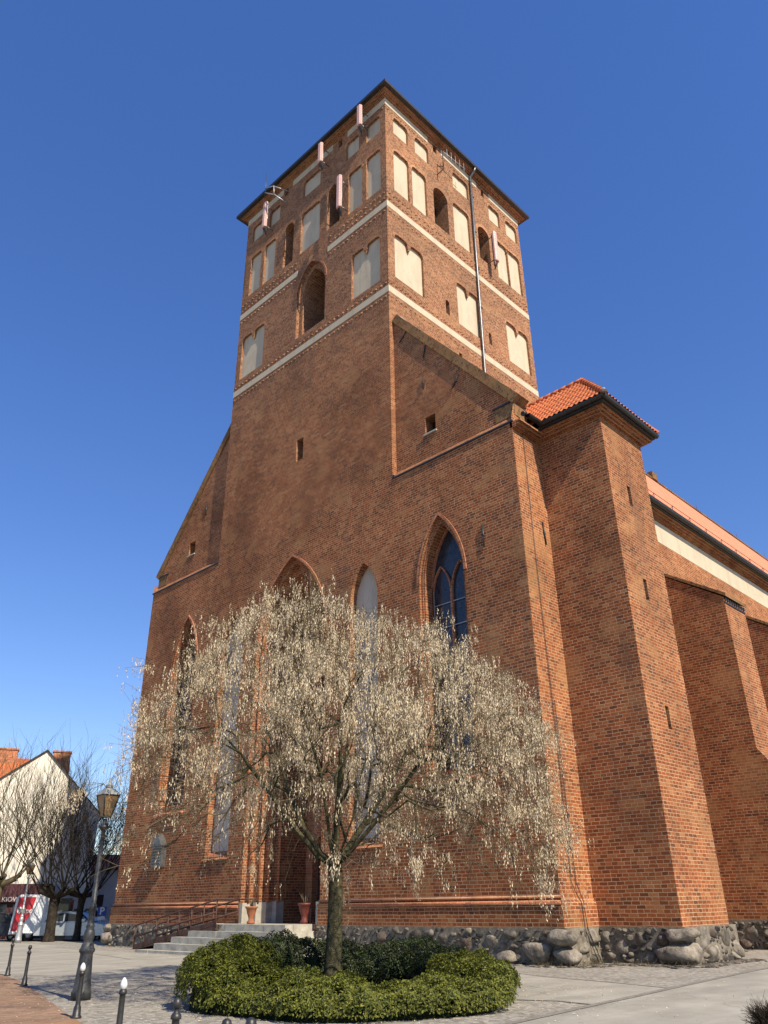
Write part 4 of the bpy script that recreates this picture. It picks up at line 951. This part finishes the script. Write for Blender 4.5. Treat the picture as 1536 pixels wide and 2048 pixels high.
def hedge(a0, a1, label, nleaf, seed, lm='leaf'):
    random.seed(seed); r = tag(empty('hedge', HC), label, 'hedge', 'clipped box hedges round the tree')
    core = MB(); nu, nv = 40, 16; vs = []
    for i in range(nu+1):
        th = a0+(a1-a0)*i/nu
        for j in range(nv+1):
            p, n = ring_pt(th, math.pi*j/nv); 
            vs.append(Vector((p.x-n.x*.24,p.y-n.y*.24,max(0,p.z*.80-.06))) - HC)
    core.add(vs, [[i*(nv+1)+j,(i+1)*(nv+1)+j,(i+1)*(nv+1)+j+1,i*(nv+1)+j+1] for i in range(nu) for j in range(nv)])
    e0 = [0*(nv+1)+j for j in range(nv+1)]; e1 = [nu*(nv+1)+j for j in range(nv+1)]
    core.f += [e0, e1[::-1]]; core.m += [0,0]; core.sm += [False,False]
    core.build('hedge_core', 'hedge_core', r)
    lf = MB(); V = []; F = []
    for i in range(nleaf):
        th = random.uniform(a0,a1); t = math.acos(random.uniform(-1,1)) if random.random() < .55 else random.uniform(0.05,math.pi*.97)
        p, n = ring_pt(th, t)
        lump = noise.noise(p*1.5)*.24 + noise.noise(p*5.0)*.12
        p = p + n*(lump + random.uniform(-.07,.035)) - HC
        if p.z < .02: p.z = random.uniform(.02,.1)
        m = (n + Vector((random.gauss(0,.6),random.gauss(0,.6),random.gauss(0.15,.6)))).normalized()
        a = m.orthogonal().normalized(); a.rotate(Matrix.Rotation(random.uniform(0,6.28),3,m)); b = m.cross(a)
        L, W = random.uniform(.017,.033), random.uniform(.010,.017)
        o = len(V); V += [p-a*L, p+b*W+m*.005, p+a*L, p-b*W+m*.005]; F.append([o,o+1,o+2,o+3])
    lf.add(V, F); lf.build('leaves', lm, r)
A = math.atan2(.73,.68)
hedge(A+R(52), A+R(128), 'rounded box hedge mound at the left of the tree', 34000, 1)
hedge(A+R(129), A+R(300), 'long sunlit box hedge in front of the tree', 80000, 2)
hedge(A+R(-59), A+R(51), 'dark shaded box hedge behind the tree trunk', 30000, 3, 'leaf_shaded')
random.seed(5)
mb = MB(); vs = [(HC.x+1.95*math.cos(i*.2618),HC.y+1.95*math.sin(i*.2618),.014) for i in range(24)]; mb.poly(vs,(0,0,1)); tag(mb.build('soil','hedge_core'), kind='structure')

# ------------------------------------------------------------------ trees
def grow(base, stems, targets, bf=.35):
    """nodes joined to the nearest earlier node, paths kept short"""
    P = [np.array(base, float)]; par = [-1]; pl = [0.]
    def add(p, k): P.append(np.array(p, float)); par.append(k); pl.append(pl[k]+np.linalg.norm(P[-1]-P[k])); return len(P)-1
    ids = {}
    for key, pk, pts in stems:
        k = ids[pk] if pk is not None else 0
        for p in pts: k = add(p, k)
        ids[key] = k
    nfix = len(P); blocked = int(len([1 for s in stems[:1] for _ in s[2]]))  # nothing grows from the bare trunk
    T = np.array(targets); T = T[np.argsort(np.linalg.norm(T-P[ids[stems[0][0]]], axis=1))]
    for t in T:
        A = np.array(P); c = np.linalg.norm(A-t, axis=1) + bf*np.array(pl); c[:blocked] += 50
        k = int(np.argmin(c)); d = np.linalg.norm(t-P[k])
        n = max(1, int(d/.35)); st, pr = P[k].copy(), P[par[k]] if par[k] >= 0 else P[k]
        dr = st-pr; L = np.linalg.norm(dr); dr = dr/L if L > 0 else dr
        ctrl = st + dr*d*.35 + np.random.normal(0,.06*d,3)
        for i in range(1,n+1):
            s = i/n; q = (1-s)**2*st + 2*s*(1-s)*ctrl + s*s*t; k = add(q, k)
    n = len(P); tips = np.zeros(n); hasch = np.zeros(n, bool)
    for i in range(1,n): hasch[par[i]] = True
    for i in range(n-1,0,-1):
        if not hasch[i]: tips[i] = 1
        tips[par[i]] += tips[i]
    return np.array(P), par, tips, hasch

def big_tree():
    np.random.seed(11); random.seed(11)
    B = np.array((-9.03,-6.54,0.)); rt = np.array((.70,-.714,0)); fw = np.array((.719,.695,0))
    def L(r, f, z): return B + rt*r + fw*f + np.array((0,0,z))
    root = tag(empty('seed_tree', tuple(B)), 'bare spreading tree hung with pale seed clusters in front of the church', 'tree')
    stems = [('t', None, [L(.0,0,.5),L(.03,0,1.2),L(.04,0,1.9),L(.02,0,2.35)]),
             ('c', 't', [L(.06,.05,2.8),L(.08,.1,3.4),L(.15,.2,4.3),L(.30,.3,5.2),L(.35,.4,6.0)]),
             ('c2', 't', [L(-.08,-.1,2.75),L(-.15,-.2,3.3),L(-.30,-.4,4.2),L(-.62,-.6,5.2),L(-.8,-.7,5.9)]),
             ('c3', 't', [L(.2,-.15,2.75),L(.42,-.35,3.3),L(.62,-.6,4.2),L(.95,-.9,5.2)]),
             ('r1', 't', [L(.25,.0,2.65),L(.65,.1,3.2),L(1.10,.2,3.9),L(1.6,.3,4.7)]),
             ('r2', 't', [L(.3,-.3,2.55),L(.75,-.6,3.0),L(1.35,-.95,3.65),L(1.9,-1.3,4.3)]),
             ('l1', 't', [L(-.3,.1,2.6),L(-.70,.2,3.15),L(-1.05,.3,3.9),L(-1.4,.4,4.8),L(-1.7,.5,5.4)]),
             ('l2', 't', [L(-.3,-.3,2.5),L(-.75,-.55,3.0),L(-1.3,-.75,3.7),L(-1.8,-.9,4.3)]),
             ('f1', 't', [L(.0,-.4,2.7),L(.1,-.9,3.3),L(.2,-1.5,4.2),L(.2,-1.9,5.0)]),
             ('b1', 't', [L(.0,.5,2.7),L(.0,1.1,3.4),L(-.1,1.8,4.4)])]
    T = []
    def zt(r, f, az):
        rho = math.hypot(r, f); Rm = Rmax(az); q = min(1.2, rho/Rm); lean = .10*r*-1 if r > 0 else -.04*r
        return 7.85 - 2.9*q**3.4 - (.25*q if r > 0 else 0) + lean*.5 + .25*math.sin(az*3+1) + .2*math.sin(az*5)
    def zb(r, f, az):
        q = min(1.2, math.hypot(r, f)/Rmax(az)); return 3.05 - .95*q**2 - (.30*q if r > 0 else 0.0)
    def Rmax(az): c = math.cos(az); return 4.6 + .25*max(0,c) - .45*max(0,-c) + .25*math.sin(az*4+.5) + .15*math.sin(az*7)
    while len(T) < 1700:
        r, f = np.random.uniform(-6,6,2); az = math.atan2(f, r); rho = math.hypot(r, f)
        if rho > Rmax(az): continue
        lo, hi = zb(r,f,az), zt(r,f,az)
        if hi < lo+.2: continue
        u = np.random.rand()**(.62); z = lo+(hi-lo)*u
        q = rho/Rmax(az)
        depth = min(hi-z, (1-q)*3.2)
        if np.random.rand() > math.exp(-depth/1.5)+.13: continue
        T.append(L(r,f,z))
    # loose outlying sprays seen against the sky
    for r, f, z in ((-4.3,.6,6.3),(-4.4,-.2,5.5),(-4.35,.4,5.1),(-4.2,-.5,6.6),(-4.5,.2,6.0),(-5.5,-.3,4.05),(-5.7,.2,3.95),(-5.2,0,4.1),(-4.9,0,3.7),(5.4,0,4.3),(5.5,-.3,4.0)): T.append(L(r,f,z))
    P, par, tips, hasch = grow(B, stems, T, .30)
    rad = .0058*np.maximum(tips,1)**.50
    P = P - B
    tr = MB(); br = MB(); tw = MB()
    # root flare and trunk
    n_tr = 5
    tr.tube([(0,0,-.05),(0,0,.12)]+[tuple(P[i]) for i in range(1,n_tr)], [.26,.205,.175,.158,.15,.155], 12, cap=False)
    for i in range(n_tr, len(P)):
        k = par[i]; r0, r1 = min(rad[k], rad[i]*1.7), rad[i]
        if k < n_tr: r0 = min(.16, r1*1.25)
        m, sd = (tr, 8) if r1 > .045 else ((br, 5) if r1 > .016 else (tw, 3))
        m.tube([tuple(P[k]), tuple(P[i])], [r0, r1], sd, cap=False)
    seeds_V = []; seeds_F = []
    up = Vector((0,0,1))
    def samara_bunch(p, n, ln):
        for st_ in range(max(2,n//5)):
            o2 = Vector((random.gauss(0,.055),random.gauss(0,.055),random.uniform(-.02,.05))); l2 = ln*random.uniform(.6,1.1); sw = Vector((random.gauss(0,.10),random.gauss(0,.10),0))
            tw.add([p+o2+Vector((-.0022,0,0)),p+o2+Vector((.0022,.001,0)),p+o2+Vector((0,.002,-l2))+sw*l2],[(0,1,2)])
            for i_ in range(6):
                f_ = (i_+random.random())/6
                q = p + o2 + Vector((0,0,-1))*l2*f_ + sw*l2*f_ + Vector((random.gauss(0,.010),random.gauss(0,.010),0))
                a = Vector((random.gauss(0,.20),random.gauss(0,.20),-1)).normalized(); b = a.orthogonal(); b.rotate(Matrix.Rotation(random.uniform(0,6.28),3,a))
                l, wd = random.uniform(.016,.036), random.uniform(.004,.008)
                o = len(seeds_V); seeds_V.extend([q-a*l*.3, q+a*l*.7+b*wd, q+a*l*1.7, q+a*l*.7-b*wd]); seeds_F.append([o,o+1,o+2,o+3])
    cen = Vector((0,0,4.6))
    for i in range(n_tr, len(P)):
        if rad[i] > .012 : continue
        tip = not hasch[i]
        nt_ = random.choice((4,4,5)) if tip else (1 if random.random() < .8 else 0)
        p = Vector(P[i]); outd = (p-cen).normalized(); pd = (p-Vector(P[par[i]])); pd = pd.normalized() if pd.length else outd
        for _ in range(nt_):
            d = (pd*.7 + outd*.5 + Vector((random.gauss(0,.55),random.gauss(0,.55),random.gauss(.12,.45)))).normalized()
            ln = random.uniform(.25,.85); q = [p]
            for s in range(3):
                d = (d + Vector((random.gauss(0,.16),random.gauss(0,.16),random.uniform(-.42,.04)))).normalized(); q.append(q[-1]+d*ln/3)
            tw.tube(q, [.0060,.0050,.0040,.0030], 3, cap=False)
            hgt = p.z + .25*max(0,outd.z)
            gate = noise.noise(p*.85+Vector((3,1,7))) + .55*noise.noise(p*2.3)
            thr = -.16 if p.z > 5.0 else (-.02 if p.z > 3.6 else .12)
            if tip: thr -= .06
            if (p.x*.70-p.y*.714) < -.3 and p.z < 4.6: thr += .20
            pr = min(1.0, max(0.03, .5+(gate-thr)*2.6))*(1.0 if p.z > 3 else .7)
            for s in (1,2,3):
                if random.random() < pr: samara_bunch(q[s], random.randint(8,26), random.uniform(.14,.42))
            if random.random() < .22:     # bare shoot
                d2 = (outd + Vector((random.gauss(0,.3),random.gauss(0,.3),random.uniform(.1,.9)))).normalized(); e = q[1]
                tw.tube([e, e+d2*.35, e+d2*.6+Vector((0,0,.08))], [.005,.0035,.002], 3, cap=False)
    tr.build('trunk', 'bark_green', root); br.build('branches', 'bark_green', root); tw.build('twigs', 'twig', root)
    sb = MB(); sb.add(seeds_V, seeds_F); sb.build('seed_clusters', 'seed', root)
big_tree()

# fallen seeds and leaf litter
random.seed(77); mb = MB(); V = []; F = []
for i in range(2600):
    a = random.uniform(0,6.28); rr = abs(random.gauss(3.6,1.5)); p = Vector((-9.5+rr*math.cos(a)*1.15, -7.3+rr*math.sin(a)*1.15, random.uniform(.013,.022)))
    d = Vector((random.gauss(0,1),random.gauss(0,1),random.gauss(0,.15))).normalized()*random.uniform(.014,.032); e = Vector((-d.y,d.x,.004)).normalized()*random.uniform(.006,.013)
    o = len(V); V += [p-d,p+e,p+d,p-e]; F.append([o,o+1,o+2,o+3])
mb.add(V,F); tag(mb.build('fallen_seeds', 'seed'), kind='stuff')
def pollard(loc, label, H, spread, mat, twm, seed, trunk_h=2.3, tr=.27, flat=False):
    random.seed(seed); root = tag(empty('pollard_tree', loc), label, 'tree', 'bare pollard trees on the square')
    tk = MB(); bb = MB(); tw = MB()
    tk.tube([(0,0,-.05),(.02,0,.5),(0,.03,trunk_h*.7),(.03,0,trunk_h)], [tr*1.25,tr,tr*.92,tr*1.15], 10, cap=False)
    def shoot(p, d, ln, r, lev):
        q = [p]; n = 4
        for s in range(n):
            d = (d + Vector((random.gauss(0,.10),random.gauss(0,.10),.07))).normalized(); q.append(q[-1]+d*ln/n)
        (bb if r > .02 else tw).tube(q, [r*(1-.16*s) for s in range(n+1)], 5 if r > .02 else 3, cap=False)
        if lev == 0: return
        for s in range(1,n+1):
            for _ in range(2 if lev > 1 else random.choice((1,2,2))):
                a = d.orthogonal().normalized(); a.rotate(Matrix.Rotation(random.uniform(0,6.28),3,d))
                shoot(q[s], (d*.85+a*random.uniform(.35,.75)+Vector((0,0,.15))).normalized(), ln*random.uniform(.38,.62), r*.48, lev-1)
    for k in range(8):
        az = k*math.tau/8+random.uniform(-.3,.3); out_ = Vector((math.cos(az),math.sin(az),0))
        top = Vector((0,0,trunk_h-.1)); e1 = top + out_*random.uniform(.5,.9)*spread*.45 + Vector((0,0,random.uniform(.15,.6)))
        mid = top.lerp(e1,.5)+Vector((0,0,-.05)); bb.tube([top, mid, e1], [tr*.6,tr*.42,tr*.42], 7, cap=False)
        for j in range(3):
            d = (out_*random.uniform(.25,.8) + Vector((random.gauss(0,.25),random.gauss(0,.25),random.uniform(.7,1.1)))).normalized()
            shoot(e1+Vector((random.gauss(0,.08),random.gauss(0,.08),0)), d, (H-trunk_h)*random.uniform(.55,.85), .035, 2)
    tk.build('trunk', mat, root); bb.build('limbs', mat, root); tw.build('twigs', twm, root)
pollard((.45,26.95,0), 'dark bare pollard tree with the thick trunk before the van', 8.6, 3.5, 'bark_dark', 'bark_dark', 21)
pollard((1.75,26.35,0), 'slimmer bare pollard tree before the silver car', 8.3, 3.4, 'bark_dark', 'bark_dark', 22, 2.3, .19)
pollard((-2.3,28.3,0), 'olive brown bare pollard tree by the shop at far left', 8.8, 3.4, 'twig_olive', 'twig_olive', 23, 2.9, .30)
# dry shrub at the right frame edge
random.seed(31)
r = tag(empty('dry_shrub', (-8.95,-15.15,0)), 'dry dark brown shrub at the bottom right edge', 'shrub')
mb = MB()
for i in range(420):
    a = random.uniform(0,6.28); d = Vector((math.cos(a)*random.uniform(.1,.9),math.sin(a)*random.uniform(.1,.9),random.uniform(.25,1))).normalized(); l = random.uniform(.15,.38)
    e = d*l; mb.tube([(d.x*.03,d.y*.03,0),e*.6+Vector((0,0,.03)),e], [.005,.004,.002], 3, cap=False)
    for _ in range(3): f = e + Vector((random.gauss(0,.05),random.gauss(0,.05),random.gauss(0,.05))); mb.tube([e*.8,f],[.003,.0015],3,cap=False)
mb.build('stems', 'bark_dark', r)

# ------------------------------------------------------------------ houses, shop beyond the square
RD, FD = Vector((.92,-.392,0)), Vector((.392,.92,0)); RZ = math.atan2(RD.y, RD.x)
def text(body, size, mat, parent, loc, rot, ext=.01, name='lettering', off=0.):
    cu_ = bpy.data.curves.new(name, 'FONT'); cu_.body = body; cu_.size = size; cu_.extrude = ext; cu_.align_x = 'CENTER'; cu_.align_y = 'CENTER'; cu_.offset = off
    t = bpy.data.objects.new('tmp_text', cu_); COL.objects.link(t); dg = bpy.context.evaluated_depsgraph_get(); dg.update()
    me = bpy.data.meshes.new_from_object(t.evaluated_get(dg)); bpy.data.objects.remove(t); me.materials.clear(); me.materials.append(MAT[mat])
    o = bpy.data.objects.new(name, me); COL.objects.link(o); o.parent = parent; o.location = loc; o.rotation_euler = rot
    return o
FR = (R(90),0,0)       # faces local -y
hs = tag(empty('gabled_house', (2.03,34.99,0), RZ), 'cream gabled house with a blank end wall behind the pollard trees', 'house'); hs.scale = (0.857,)*3
# local x = picture right, local y = away
mb = MB(); gp = [(-8,0),(4.6,0),(4.6,8.6),(0,13.2),(-8,7.2)]
mb.prism([(x,0,z) for x, z in gp], (0,12,0)); mb.build('wall', 'cream_wall', hs)
mb = MB()
for a, b in (((-8.3,6.95),(0,13.2)),((0,13.2),(4.9,8.3))):
    mb.prism([(a[0],-.12,a[1]+.02),(b[0],-.12,b[1]+.02),(b[0],-.12,b[1]+.10),(a[0],-.12,a[1]+.10)], (0,12.3,0))
mb.build('roof', 'tile', hs)
mb = MB(); 
for a, b in (((-8.3,6.95),(0,13.2)),((0,13.2),(4.9,8.3))): mb.prism([(a[0],-.16,a[1]),(b[0],-.16,b[1]),(b[0],-.16,b[1]+.11),(a[0],-.16,a[1]+.11)], (0,.035,0))
mb.build('verge_board', 'metal_black', hs)
h2 = tag(empty('tiled_house', (4.30,41.85,0), RZ), 'house behind with a wide orange tiled roof and two brick chimneys', 'house'); h2.scale = (0.857,)*3
mb = MB(); mb.prism([(-14,0,0),(-14,9,0),(-14,9,9.3),(-14,4.5,14.3),(-14,0,9.3)], (16.6,0,0)); mb.build('wall', 'cream_wall', h2)
mb = MB()
for y0, y1 in ((-.4,4.5),(9.4,4.5)): 
    z0 = 9.0; mb.prism([(-14.3,y0,z0),(-14.3,y1,14.35),(-14.3,y1,14.5),(-14.3,y0,z0+.15)], (17.15,0,0))
rf = mb.build('roof', 'tile', h2)
for x0, x1 in ((-3.7,-1.85),(1.25,2.8)):
    mb = MB(); mb.box((x0,4.0,13.2),(x1,5.0,15.15)); mb.box((x0-.08,3.92,15.15),(x1+.08,5.08,15.3)); mb.build('chimney', 'brick_red', rf)
mb = MB(); mb.tube([(-2.7,4.4,15.3),(-2.7,4.4,16.3)], .03, 4); mb.build('aerial', 'zinc', rf)
h3 = tag(empty('grey_house', (7.73,33.62,0), RZ), 'low grey house with an orange roof between trees and church corner', 'house'); h3.scale = (0.857,)*3
mb = MB(); mb.box((-2.6,0,0),(9,8,4.7)); mb.build('wall', 'grey_wall', h3)
mb = MB(); mb.prism([(-2.8,-.5,4.6),(-2.8,4,5.9),(-2.8,8.5,4.6)], (12,0,0)); mb.build('roof', 'tile', h3)
for x in (-1.7,.2): 
    mb = MB(); mb.box((x,-.05,1.3),(x+.9,.02,2.9)); wd = mb.build('window', 'white', h3); pb = MB(); pb.box((x+.08,-.065,1.38),(x+.82,-.052,2.82)); pb.build('pane', 'pane', wd)
sh = tag(empty('shop_front', (1.47,34.13,0), RZ), 'shop with a plum coloured fascia board and dark windows', 'shop'); sh.scale = (0.857,)*3
mb = MB(); mb.box((-7,0,0),(2.2,.75,3.55)); mb.build('wall', 'plum', sh)
mb = MB(); mb.box((-7,-.35,2.35),(2.3,-.005,3.4)); fb = mb.build('fascia_board', 'plum', sh)
for i in range(4):
    mb = MB(); mb.box((-6.6+i*2.1,-.08,.25),(-4.9+i*2.1,-.01,2.2)); mb.build('window', 'pane', sh)
text('KIOW', .42, 'white', fb, (-.55,-.37,2.52), FR)
aw = tag(empty('white_awning', (4.18,35.51,0), RZ), 'white canvas awning stretched above the parcel van', 'awning'); aw.scale = (0.890,)*3
mb = MB(); nx = 12
top = [(-1.2+4.4*i/nx, .9, 3.45-.75*math.sin(math.pi*min(1,i/nx*1.6+.0))**1.0*.5) for i in range(nx+1)]
mb.add([(x,y,z) for x,y,z in top]+[(x,-1.2,z-.75-.12*math.sin(math.pi*i/nx)) for i,(x,y,z) in enumerate(top)]+[(x,y,z-.05) for x,y,z in top]+[(x,-1.2,z-.80-.12*math.sin(math.pi*i/nx)) for i,(x,y,z) in enumerate(top)], [[i,i+1,nx+2+i,nx+1+i] for i in range(nx)]+[[2*nx+2+i,3*nx+3+i,3*nx+4+i,2*nx+3+i] for i in range(nx)])
mb.build('canvas', 'canvas', aw)
mb = MB()
for x in (-1.15,3.1): mb.tube([(x,-1.15,0),(x,-1.15,2.5)], .035, 6)
mb.build('post', 'zinc', aw)

# ------------------------------------------------------------------ vehicles
def wheel(parent, loc, r=.32, wdt=.2):
    mb = MB(); n = 18
    mb.lathe([(r*.6,-wdt/2),(r*.95,-wdt/2),(r,-wdt*.35),(r,wdt*.35),(r*.95,wdt/2),(r*.6,wdt/2)], sides=n); o = mb.build('wheel', 'rubber', parent, loc); o.rotation_euler = (R(90),0,0)
    mb = MB(); mb.lathe([(0,-wdt*.42),(r*.2,-wdt*.45),(r*.62,-wdt*.30),(r*.62,wdt*.30),(r*.2,wdt*.45),(0,wdt*.42)], sides=n); mb.build('rim', 'zinc', o)
def loft(mb, prof, W, inset=.0, crown=.06):
    """side outline (x,z) extruded in y with rounded shoulders"""
    n = len(prof); c = (sum(p[0] for p in prof)/n, sum(p[1] for p in prof)/n); vs = []
    for y, s in ((-W/2,.955),(-W/2+crown,1),(W/2-crown,1),(W/2,.955)):
        vs += [(c[0]+(x-c[0])*(s*.5+.5), y, c[1]+(z-c[1])*s) for x, z in prof]
    fs = [[k*n+i, k*n+(i+1)%n, (k+1)*n+(i+1)%n, (k+1)*n+i] for k in range(3) for i in range(n)] + [list(range(n))[::-1], [3*n+i for i in range(n)]]
    mb.add(vs, fs, 0, False)
# parcel van, nose to the right
vn = tag(empty('parcel_van', (2.10,29.28,0), RZ), 'white and red parcel van with dpd lettering behind the pollard trees', 'van'); vn.scale = (0.945,)*3
mb = MB(); loft(mb, [(-2.85,.38),(2.55,.34),(2.78,.55),(2.80,.95),(2.45,1.22),(1.75,1.95),(1.45,2.32),(1.1,2.46),(-2.5,2.50),(-2.72,2.35)], 1.95); mb.build('body', 'van_white', vn)
mb = MB(); mb.prism([(-2.76,-.985,.55),(-2.45,-.985,.55),(-1.85,-.985,1.3),(-1.62,-.985,2.36),(-2.58,-.985,2.36)], (0,.012,0)); rp_ = mb.build('red_panel', 'red', vn)
mb = MB(); mb.prism([(-.1,-.985,1.35),(.55,-.985,1.35),(.55,-.985,2.2),(.2,-.985,2.0)], (0,.012,0)); mb.build('red_panel', 'red', vn)
text('dpd', .42, 'white', rp_, (-2.02,-.99,1.62), FR, off=.006)
mb = MB(); hx = [(-2.46+.16*math.sin(math.tau*k/6), -.992, 1.66+.20*math.cos(math.tau*k/6)) for k in range(6)]; mb.prism(hx, (0,.006,0)); mb.build('parcel_emblem', 'white', rp_)
mb = MB(); mb.tube([(-2.46,-1.0,1.66),(-2.46,-1.0,1.48)], .014, 4); mb.tube([(-2.46,-1.0,1.66),(-2.34,-1.0,1.75)], .014, 4); mb.tube([(-2.46,-1.0,1.66),(-2.58,-1.0,1.75)], .014, 4); mb.build('emblem_line', 'red', rp_)
text('dpd', 1.15, 'black', vn, (.85,-.985,1.50), FR, name='large_lettering', off=.008)
mb = MB(); mb.prism([(1.5,-.985,1.28),(2.25,-.985,1.24),(1.72,-.985,1.85),(1.5,-.985,1.9)], (0,.012,0)); mb.build('side_window', 'pane', vn)
mb = MB(); mb.prism([(2.40,-.82,1.30),(1.74,-.82,2.00),(1.77,-.82,2.02),(2.44,-.82,1.31)], (0,1.64,0)); mb.build('windscreen', 'pane', vn)
for x in (-1.75,1.85): wheel(vn, (x,-.86,.34)); wheel(vn, (x,.86,.34))
def car(loc, rz, paint, label, dark=False):
    c = tag(empty('parked_car', loc, rz), label, 'car', 'cars parked beyond the square')
    mb = MB(); loft(mb, [(-2.05,.28),(2.0,.24),(2.1,.45),(2.08,.66),(1.95,.80),(1.05,.93),(-1.9,.95),(-2.08,.75)], 1.72, crown=.08); mb.build('body', paint, c)
    mb = MB(); loft(mb, [(-1.85,.92),(1.10,.90),(.35,1.40),(-.1,1.48),(-1.1,1.48),(-1.6,1.38)], 1.5, crown=.12); cabn = mb.build('cabin', paint, c)
    for s in (-1,1):
        mb = MB(); yy = s*.765
        mb.prism([(-1.5,yy,.98),(-.45,yy,.98),(-.45,yy,1.38),(-1.25,yy,1.36)], (0,-s*.03,0)); mb.prism([(-.36,yy,.98),(.80,yy,.98),(.28,yy,1.32),(-.36,yy,1.38)], (0,-s*.03,0)); mb.build('side_window', 'pane', cabn)
    mb = MB(); mb.prism([(1.06,-.62,.96),(.42,-.58,1.39),(.46,-.58,1.41),(1.10,-.62,.97)], (0,1.22,0)); mb.build('windscreen', 'pane', cabn)
    for s in (-1,1):
        mb = MB(); mb.box((1.93,s*.48-.2,.60),(2.10,s*.48+.2,.76)); mb.build('headlight', 'white', c)
        mb = MB(); mb.box((.72,s*.86-.08,.95),(.88,s*.86+.08,1.08)); mb.build('mirror', paint, c)
    mb = MB(); mb.box((2.06,-.45,.34),(2.125,.45,.56)); mb.build('grille', 'black', c)
    for x in (-1.28,1.32):
        for s in (-1,1): wheel(c, (x,s*.76,.31), .31, .19)
car((2.1,27.3,0), RZ-R(28), 'silver', 'silver hatchback parked in front of the parcel van')
car((-.4,31.4,0), RZ-R(8), 'navy', 'dark car at the left frame edge by the shop')
# red scooter
sc_ = tag(empty('motor_scooter', (.15,29.9,0), RZ-R(35)), 'red and black motor scooter parked left of the trees', 'scooter')
for x in (-.62,.62): wheel(sc_, (x,0,.24), .24, .12)
mb = MB(); loft(mb, [(-.85,.45),(-.3,.28),(.25,.26),(.38,.32),(.58,.85),(.48,.92),(.22,.42),(-.15,.5),(-.2,.72),(-.8,.78)], .34, crown=.08); mb.build('body', 'red', sc_)
mb = MB(); loft(mb, [(-.85,.77),(-.15,.72),(-.05,.80),(-.8,.88)], .30); mb.build('seat', 'black', sc_)
mb = MB(); mb.tube([(.62,0,.24),(.50,0,.95)], .03, 6); mb.tube([(.46,-.32,1.0),(.50,0,.97),(.46,.32,1.0)], .02, 6); mb.build('handlebar', 'black', sc_)
mb = MB(); mb.lathe([(0,0),(.07,.02),(.08,.07)], (.58,0,.80), 10); mb.build('headlight', 'white', sc_)
# black advertising pillar
ap = tag(empty('black_pillar', (1.35,27.75,0), RZ), 'black box pillar with a flat cap between the two trees', 'pillar')
mb = MB(); mb.box((-.36,-.30,0),(.36,.30,2.0)); mb.build('shaft', 'black', ap)
mb = MB(); mb.box((-.46,-.40,2.0),(.46,.40,2.14)); mb.build('cap', 'black', ap)
mb = MB(); mb.box((-.30,-.318,.9),(.30,-.303,1.85)); mb.build('display_pane', 'pane', ap)
# parking sign
ps = tag(empty('parking_sign', (2.75,25.75,0), RZ), 'blue parking sign with a white P beside the church corner', 'sign')
mb = MB(); mb.tube([(0,.03,0),(0,.03,1.72)], .03, 8); mb.build('post', 'zinc', ps)
mb = MB(); mb.box((-.23,-.01,1.22),(.23,.005,1.68)); pl = mb.build('sign_plate', 'blue_sign', ps)
text('P', .50, 'white', pl, (0,-.013,1.45), FR, .004, off=.012)
mb = MB(); mb.box((-.2,-.01,1.02),(.2,.005,1.19)); mb.build('sub_plate', 'white', ps)
